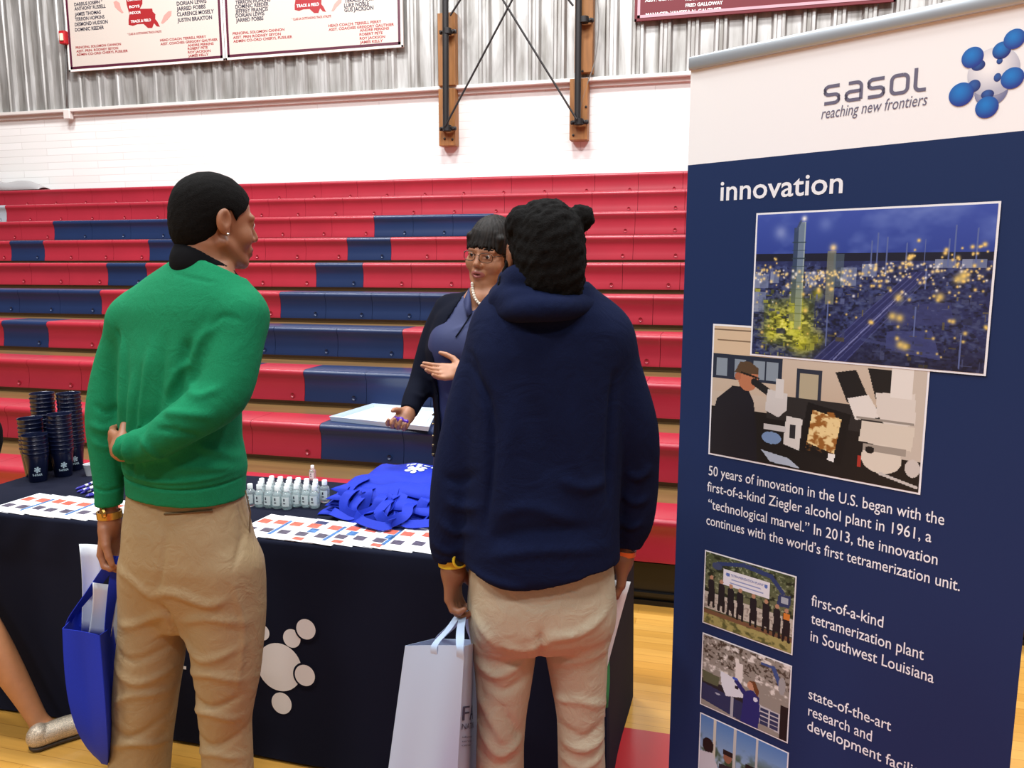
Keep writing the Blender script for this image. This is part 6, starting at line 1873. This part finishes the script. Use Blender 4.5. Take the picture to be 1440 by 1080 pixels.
# cardigan: open in front
S = Solid(); S.column(st_l, -yb, 0.0, n=2.3, grow=0.012)
S.cap(l_(645, 436, 0.03), l_(730, 436, 0.03), 0.064, 0.064, k=0.04)
S.chain(ral, k=0.025); S.chain(lal, k=0.025)
rad = np.array(RGT); fad = np.array(FWD); l0 = Vector(l_(680, 500)).dot(RGT)
zk = [ZP(y, LD - 0.1) for y in (760, 640, 560, 520, 490, 450, 425, 405)]
xk = [W(x, y, LD - 0.1).dot(RGT) for x, y in ((614, 760), (622, 640), (617, 560), (612, 520), (612, 490), (630, 450), (645, 425), (658, 405))]
fb = Vector(l_(680, 500, -0.0)).dot(FWD)
def front_open(x, y, z):
    l = x * rad[0] + y * rad[1]; f = x * fad[0] + y * fad[1]
    e = np.interp(z, zk, xk)
    return np.minimum(np.minimum(l - e, (2 * l0 + 0.05 - e) - l), (fb + 0.0) - f)
S.cutfn(front_open, (-9, -9, 0), (9, 9, 3))
S.chain(ral[2:], k=0.0); S.chain(lal[2:], k=0.0)
S.cutplane(l_(575, 579, -0.138), LF(-0.35, -0.75, -0.5), 0.06); S.cutplane(l_(660, 523, -0.212), LF(-1, -0.15, 0), 0.06)
S.cutplane(l_(680, 408, 0.02), LF(0.05, -0.45, 1), 0.09)
S.cutplane((0, 0, ZP(646, LD - 0.1)), (0, 0, -1))
V, Q = S.mesh(0.0075, smooth=2); N = vnormals(V, Q); V = wobble(V, N, 0.0016, 13, 33)
V = folds(V, vnormals(V, Q), LD, [([(596, 520), (606, 530), (618, 524)], .007, .005), ([(586, 545), (598, 552), (608, 546)], .007, .005), ([(578, 566), (588, 572), (598, 566)], .006, .004)])
skin_mesh('cardigan', V, Q, [CARD], lady)
for y in (583, 596, 613, 626, 639):
    c = l_(603.5 if y < 600 else 604, y, -0.14)
    c = on_cloth(V, 609, y, LD - 0.15, 0.001)
    MB().lathe([(0, 0.003), (0.003, 0.0025), (0.0048, 0.0005), (0.0048, -0.002), (0, -0.002)], c, 12, Matrix((RGT, Z3, -FWD)).transposed()).build('button', mat('brass_button', (170, 150, 110), 0.25, metal=0.7), lady, smooth=True)
# skirt-length slacks hidden by the table
T = Solid(); T.column(stations([(735, 608, 752, .135, 0), (800, 606, 754, .14, 0), (850, 612, 748, .12, 0), (870, 620, 740, .08, 0)], LD, -yb), -yb)
for x in (648, 712): T.chain([(l_(x, 800, 0), 0.085), (l_(x, 870, 0), 0.078), (l_(x, 940, 0.01), 0.065), (l_(x, 1000, 0.01), 0.058)], k=0.02)
T.cutplane((0, 0, 0.03), (0, 0, -1))
V, Q = T.mesh(0.012); skin_mesh('slacks', V, Q, [SLK], lady)
for x in (648, 712): shoe(lady, LF(-0.35, -1, 0), l_(x, 980, 0.0), LEATH, None)
# purple sweet wrapper held in the open hand
ph = wr_ + LF(-0.35, -0.75, -0.42).normalized() * 0.085 + LF(0.35, -0.45, 0.8).normalized() * 0.030
S = Solid(); S.ell(ph, (0.014, 0.013, 0.011)); S.cap(ph + LF(0.012, -0.004, -0.002), ph + LF(0.024, -0.006, -0.006), 0.004, 0.008, k=0.004)
S.cap(ph - LF(0.010, -0.004, -0.004), ph - LF(0.018, -0.002, -0.006), 0.004, 0.007, k=0.004)
V, Q = S.mesh(0.0028, smooth=1)
tag(skin_mesh('wrapped_sweet', V, Q, [mat('purple_wrapper', (84, 44, 168), 0.3)], None), 'small purple wrapped sweet in the open hand of the presenter', 'sweet')

# ------------------------------------------------------------------ person at the left edge, one bare leg in view
GD = 2.50
def g_(px, py, dd=0.0): return W(px, py, GD + dd)
SKG = skin('smooth_brown_skin', (172, 116, 78), 0.38)
gp = thing('person', 'person in black standing at the table end, bare leg and glittery shoe showing', 'person', (g_(-60, 1020).x, g_(-60, 1020).y, 0))
H = HeadFrame(g_(-165, 340, -0.02), math.radians(60), 0, 0, 0.98)
B = Solid(); add_head(B, H)
B.chain([(H.p(0, -0.03, -0.05), 0.05), (H.p(0, -0.04, -0.12), 0.048), (g_(-165, 440), 0.055)], k=0.02)
legf = [(g_(-128, 700, 0.02), 0.085), (g_(-96, 760, 0.03), 0.068), (g_(-72, 812, 0.04), 0.058), (g_(-36, 862, 0.04), 0.054), (g_(-10, 905, 0.03), 0.052), (g_(14, 945, 0.02), 0.045), (g_(36, 982, 0.01), 0.036), (g_(52, 1010, 0.0), 0.031), (g_(62, 1022, 0.0), 0.032)]
B.chain(legf, k=0.02)
foot = [(g_(58, 1026, 0.0), 0.030), (g_(76, 1030, -0.01), 0.028), (g_(104, 1036, 0.03), 0.022)]
B.chain(foot, k=0.02)
B.chain([(g_(-210, 700, 0.0), 0.085), (g_(-215, 800, 0.0), 0.058), (g_(-220, 880, 0.0), 0.052), (g_(-222, 1000, 0.0), 0.034), (g_(-222, 1060, 0.0), 0.03)], k=0.02)
B.chain([(g_(-165, 500), 0.07), (g_(-165, 600), 0.08), (g_(-168, 700), 0.09)], k=0.03)
armg = [(g_(-96, 475, 0.0), 0.05), (g_(-62, 545, -0.02), 0.046), (g_(-17, 606, -0.03), 0.042), (g_(-26, 655, -0.05), 0.036)]
B.chain([(p, r * 0.6) for p, r in armg] + [(g_(-44, 672, -0.06), 0.022)], k=0.02)
wg = g_(-46, 674, -0.06)
add_hand(B, wg, LF(-0.8, -0.1, -0.5), LF(-0.4, 0.5, 0.3) , LF(0, 0.6, 0.6), curl=(0.3, 0.4, 0.3), sc=0.85)
V, Q = B.mesh(0.010, [(g_(60, 1010) - Vector((.1, .1, .2)), g_(60, 1010) + Vector((.1, .1, .2)), 0.006), (wg - Vector((.1, .1, .1)), wg + Vector((.1, .14, .08)), 0.004), (H.c - Vector((.1, .1, .13)), H.c + Vector((.1, .1, .13)), 0.005)])
skin_mesh('body', V, Q, [SKG, LIPM], gp, face_pick(H))
S = Solid(); S.ell(H.p(0, -0.02, 0.03), (0.085, 0.105, 0.092), H.R); S.cap(H.p(0, -0.06, 0), H.p(0, -0.07, -0.12), 0.075, 0.06, k=0.03)
S.cutplane(H.p(0, 0.035, 0.03), H.f)
V, Q = S.mesh(0.007); skin_mesh('hair', V, Q, [HAIRB], gp)
S = Solid()
S.column(stations([(432, -195, -135, .07, 0), (450, -235, -95, .09, 0), (480, -245, -80, .10, 0), (560, -240, -92, .12, 0), (620, -232, -98, .11, 0), (700, -250, -86, .14, 0), (770, -252, -80, .15, 0), (800, -252, -78, .15, 0)], GD, 0.0), 0.0, n=2.2)
S.chain(armg, k=0.02); S.chain([(g_(-238, 480), 0.05), (g_(-262, 560), 0.046), (g_(-262, 640), 0.036)], k=0.02)
S.cutplane(g_(-165, 446), LF(0, 0, 1), 0.1)
V, Q = S.mesh(0.010); N = vnormals(V, Q); V = wobble(V, N, 0.003, 10, 40); skin_mesh('dress', V, Q, [BLKC], gp)
GLIT = mat('silver_glitter', (206, 190, 168), 0.3, metal=0.55, noise=0.55, nscale=420, bump=0.9, bscale=520)
a = g_(58, 1036, -0.04); t = LF(0.76, 0.65, 0).normalized(); a.z = 0
S = Solid()
S.chain([(a - t * 0.006 + Z3 * 0.052, 0.034), (a - t * 0.006 + Z3 * 0.040, 0.0355), (a + t * 0.05 + Z3 * 0.044, 0.036), (a + t * 0.11 + Z3 * 0.040, 0.037), (a + t * 0.17 + Z3 * 0.030, 0.032), (a + t * 0.20 + Z3 * 0.022, 0.022)])
S.cutplane(a + Z3 * 0.015, -Z3)
V, Q = S.mesh(0.0045, smooth=2); skin_mesh('shoe', V, Q, [GLIT], gp)
S = Solid(); S.chain([(a - t * 0.006 + Z3 * 0.018, 0.0335), (a + t * 0.05 + Z3 * 0.018, 0.032), (a + t * 0.12 + Z3 * 0.018, 0.036), (a + t * 0.19 + Z3 * 0.016, 0.025)])
S.cutplane(a + Z3 * 0.0155, Z3); S.cutplane(a + Z3 * 0.001, -Z3)
V, Q = S.mesh(0.0045, smooth=1); skin_mesh('sole', V, Q, [mat('dark_sole', (58, 44, 30), 0.6)], gp)
shoe(gp, LF(0.5, 0.85, 0), g_(-222, 1060), GLIT, None)
# ================================================================== BAGS AND PAPERS IN THE HANDS
hb = wl + LF(-0.10, -0.05, -1).normalized() * 0.105 + LF(0.9, -0.25, 0) * 0.025
BAGC = BAGB
bag = thing('tote_bag', 'open royal blue tote bag hanging from the hand of the green sweater student', 'bag', W(120, 1085, 2.1))
def corner_ring(py, pts): return [W(x, py + dy, d) for x, dy, d in pts]
top = [W(88, 884, 2.00), W(114, 889, 1.985), W(140, 893, 1.975), W(178, 868, 2.33), W(150, 850, 2.345), W(118, 851, 2.36)]
bot_z = W(125, 1086, 2.0).z
def bag_ring(k):
    out = []
    for i, p in enumerate(top):
        q = p.copy(); q.z = p.z + (bot_z - p.z) * k
        bul = 0.012 * math.sin(math.pi * k)
        c = sum(top, Vector()) / 6; dv = Vector((p.x - c.x, p.y - c.y, 0)).normalized()
        q += dv * bul
        s_ = 1 - 0.30 * k ** 5
        q.x = c.x + (q.x - c.x) * s_; q.y = c.y + (q.y - c.y) * s_
        if i in (0, 1, 2): q += RGT * (0.045 * k ** 3 * (1.0 if i == 0 else (0.3 if i == 1 else -0.1)))
        if i in (1, 4): q += (c - q) * 0.10 * math.sin(math.pi * min(1, k + .1)); q.z = p.z + (bot_z - p.z) * k
        out.append(q)
    return out
mb = MB(); rows = []
for k in np.linspace(0, 1, 15):
    r = bag_ring(k); fine = []
    for i in range(6):
        for t in (0, .2, .4, .6, .8): fine.append(r[i].lerp(r[(i + 1) % 6], t))
    fine.append(fine[0].copy()); rows.append(fine)
mb.sheet(rows, 0.0016)
mb.sheet([[rows[-1][i] for i in (0, 5, 10)], [rows[-1][i] for i in (25, 20, 15)]], 0.0016)
mb.build('bag_body', BAGC, bag, smooth='auto')
hold = hb + Vector((0, 0, -0.002))
def handle(p0, p1, apex, name='handle'):
    u = (p1 - p0); 
    strap((bag, BAGC), [p0 + Vector((0, 0, -0.05)), p0, p0.lerp(apex, .55) + u * -0.05, apex - u.normalized() * 0.008 , apex + u.normalized() * 0.008, p1.lerp(apex, .55) + u * 0.05, p1, p1 + Vector((0, 0, -0.05))], 0.026, [u.normalized(), (u.normalized() + RGT * 0.6), RGT, RGT, (u.normalized() + RGT * 0.6), u.normalized()], name)
lm0, lm1 = top[0].lerp(top[5], .3), top[0].lerp(top[5], .72)
rm0, rm1 = top[2].lerp(top[3], .28), top[2].lerp(top[3], .7)
handle(lm0, lm1, hold + LF(-0.004, 0, 0)); handle(rm0, rm1, hold + LF(0.006, 0, 0))
WP = mat('white_tissue_paper', (226, 230, 236), 0.6)
def curled(p0, p1, w, updir, ht, bend, label):
    rows = []
    for i in range(8):
        v = i / 7; row = []
        for j in range(11):
            u = j / 10 - .5
            b = p0.lerp(p1, j / 10)
            row.append(b + updir * (ht * v) + bend * (math.sin(v * 2.2) * (0.4 + u * u * 2)))
        rows.append(row)
    tag(MB().sheet(rows, 0.0008).build('paper', WP, smooth=True), label, 'paper', 'papers sticking out of the blue tote bag')
up1 = Vector((0, 0, 1)); 
curled(W(114, 890, 2.20), W(142, 890, 2.22), .1, (up1 + RGT * 0.02), W(118, 764, 2.2).z - W(118, 890, 2.2).z, RGT * 0.02 - FWD * 0.01, 'white paper sheet curling out of the blue tote farthest from the trousers')
curled(W(124, 892, 2.06), W(156, 895, 2.09), .1, (up1 + RGT * 0.10), 0.150, RGT * 0.012, 'white paper sheet between the handles of the blue tote')
curled(W(140, 905, 2.10), W(172, 905, 2.16), .1, (up1 + RGT * 0.05), 0.150, RGT * 0.010 + FWD * 0.02, 'white paper sheet in the blue tote nearest the trousers')

# white plastic carrier held by the student in navy
PLAS = mat('white_plastic_bag', (184, 204, 232), 0.3, trans=0.15)
PRT = mat('navy_bag_print', (42, 52, 88), 0.5)
wbag = thing('plastic_bag', 'white plastic carrier bag hanging from the hand of the student in navy', 'bag', W(610, 1100, 1.68))
hw = wlw + LF(0.02, -0.05, -1).normalized() * 0.115 + LF(0.92, -0.3, 0) * 0.022
def face_pt(u, v):                               # front panel
    tl, tr2, bl2, br2 = W(570, 908, 1.66), W(653, 908, 1.55), W(546, 1095, 1.68), W(641, 1100, 1.57)
    a = tl.lerp(tr2, u); b = bl2.lerp(br2, u); p = a.lerp(b, v)
    p += (RGT * -0.6 - FWD * 0.8) * (0.010 * math.sin(u * 3.14) * (0.3 + v) + 0.005 * math.sin(u * 9 + 1) * v - 0.006 * math.sin(u * 3.14) * (1 - v) ** 4)
    return p
def side_pt(u, v):
    tr2, br2 = face_pt(1, 0), face_pt(1, v)
    e0, e1 = W(676, 900, 1.86), W(676, 1100, 1.86)
    p = face_pt(1, v).lerp(e0.lerp(e1, v), u); p += RGT * 0.006 * math.sin(u * 6.2)
    return p
def back_pt(u, v):
    a = W(610, 898, 1.90).lerp(W(676, 900, 1.86), u); b = W(600, 1095, 1.90).lerp(W(676, 1100, 1.86), u)
    return a.lerp(b, v)
def left_pt(u, v): return back_pt(0, v).lerp(face_pt(0, v), u)
cols = [(face_pt, t) for t in np.linspace(0, 1, 15)[:-1]] + [(side_pt, t) for t in np.linspace(0, 1, 11)[:-1]] + [(back_pt, t) for t in np.linspace(1, 0, 10)[:-1]] + [(left_pt, t) for t in np.linspace(0, 1, 8)]
rows = [[fn(t, v) for fn, t in cols] for v in np.linspace(0, 1, 14)]
MB().sheet(rows, 0.0009).build('bag_body', PLAS, wbag, smooth='auto')
def hnd(p0, p1, apex):
    u = (p1 - p0).normalized()
    strap((wbag, PLAS), [p0 + Vector((0, 0, -0.03)), p0, p0.lerp(apex, .5), apex - u * 0.006, apex + u * 0.006, p1.lerp(apex, .5), p1, p1 + Vector((0, 0, -0.03))], 0.020, [u, u, u], 'handle', 0.001)
hnd(face_pt(.50, 0), face_pt(.93, 0), hw + LF(-.004, 0, 0)); hnd(back_pt(.12, 0), back_pt(.85, 0), hw + LF(.006, 0.01, 0))
class Side(Lettering):
    def uv(s, a, b, lift=0.0): return side_pt(a, b) + (RGT * 0.75 - FWD * 0.65) * 0.0018
L = Side((0, 0, 0), X3, Z3, Y3)
for txt, a, b, w, c in (('FA', 0.04, 0.54, 0.60, -0.105), ('NATION', 0.04, 0.605, 0.66, -0.042), ('information', 0.06, 0.67, 0.5, -0.015), ('services', 0.06, 0.70, 0.42, -0.015), ('center', 0.06, 0.73, 0.36, -0.015)):
    L.line(txt, a, b, w, c)
L.build('print', PRT, wbag)

# sheet and green folder in the other hand
hp = wrw + LF(-0.05, 0, -1).normalized() * 0.085
rows = []
for i in range(10):
    v = i / 9
    y = 818 + 190 * v
    r_ = W(887 - 36 * min(1, v * 1.45) ** 0.95, y, 1.80 + .02 * v); l2 = W(800, y - 8, 1.88 + .02 * v)
    rows.append([r_.lerp(l2, t) for t in np.linspace(0, 1, 7)])
tag(MB().sheet(rows, 0.0008).build('paper', PAPER, smooth=True), 'white printed sheet held low in the wristband hand beside the stone trousers', 'paper')
rows = []
for i in range(6):
    y = 905 + 90 * i / 5
    r_ = W(858 - 3 * abs(i - 2.5) / 2.5, y, 1.845); l2 = W(800, y, 1.905)
    rows.append([r_.lerp(l2, t) for t in np.linspace(0, 1, 5)])
tag(MB().sheet(rows, 0.002).build('folder', mat('green_folder', (30, 140, 84), 0.4), smooth=True), 'green folder edge just behind the stone-trousered leg', 'folder')
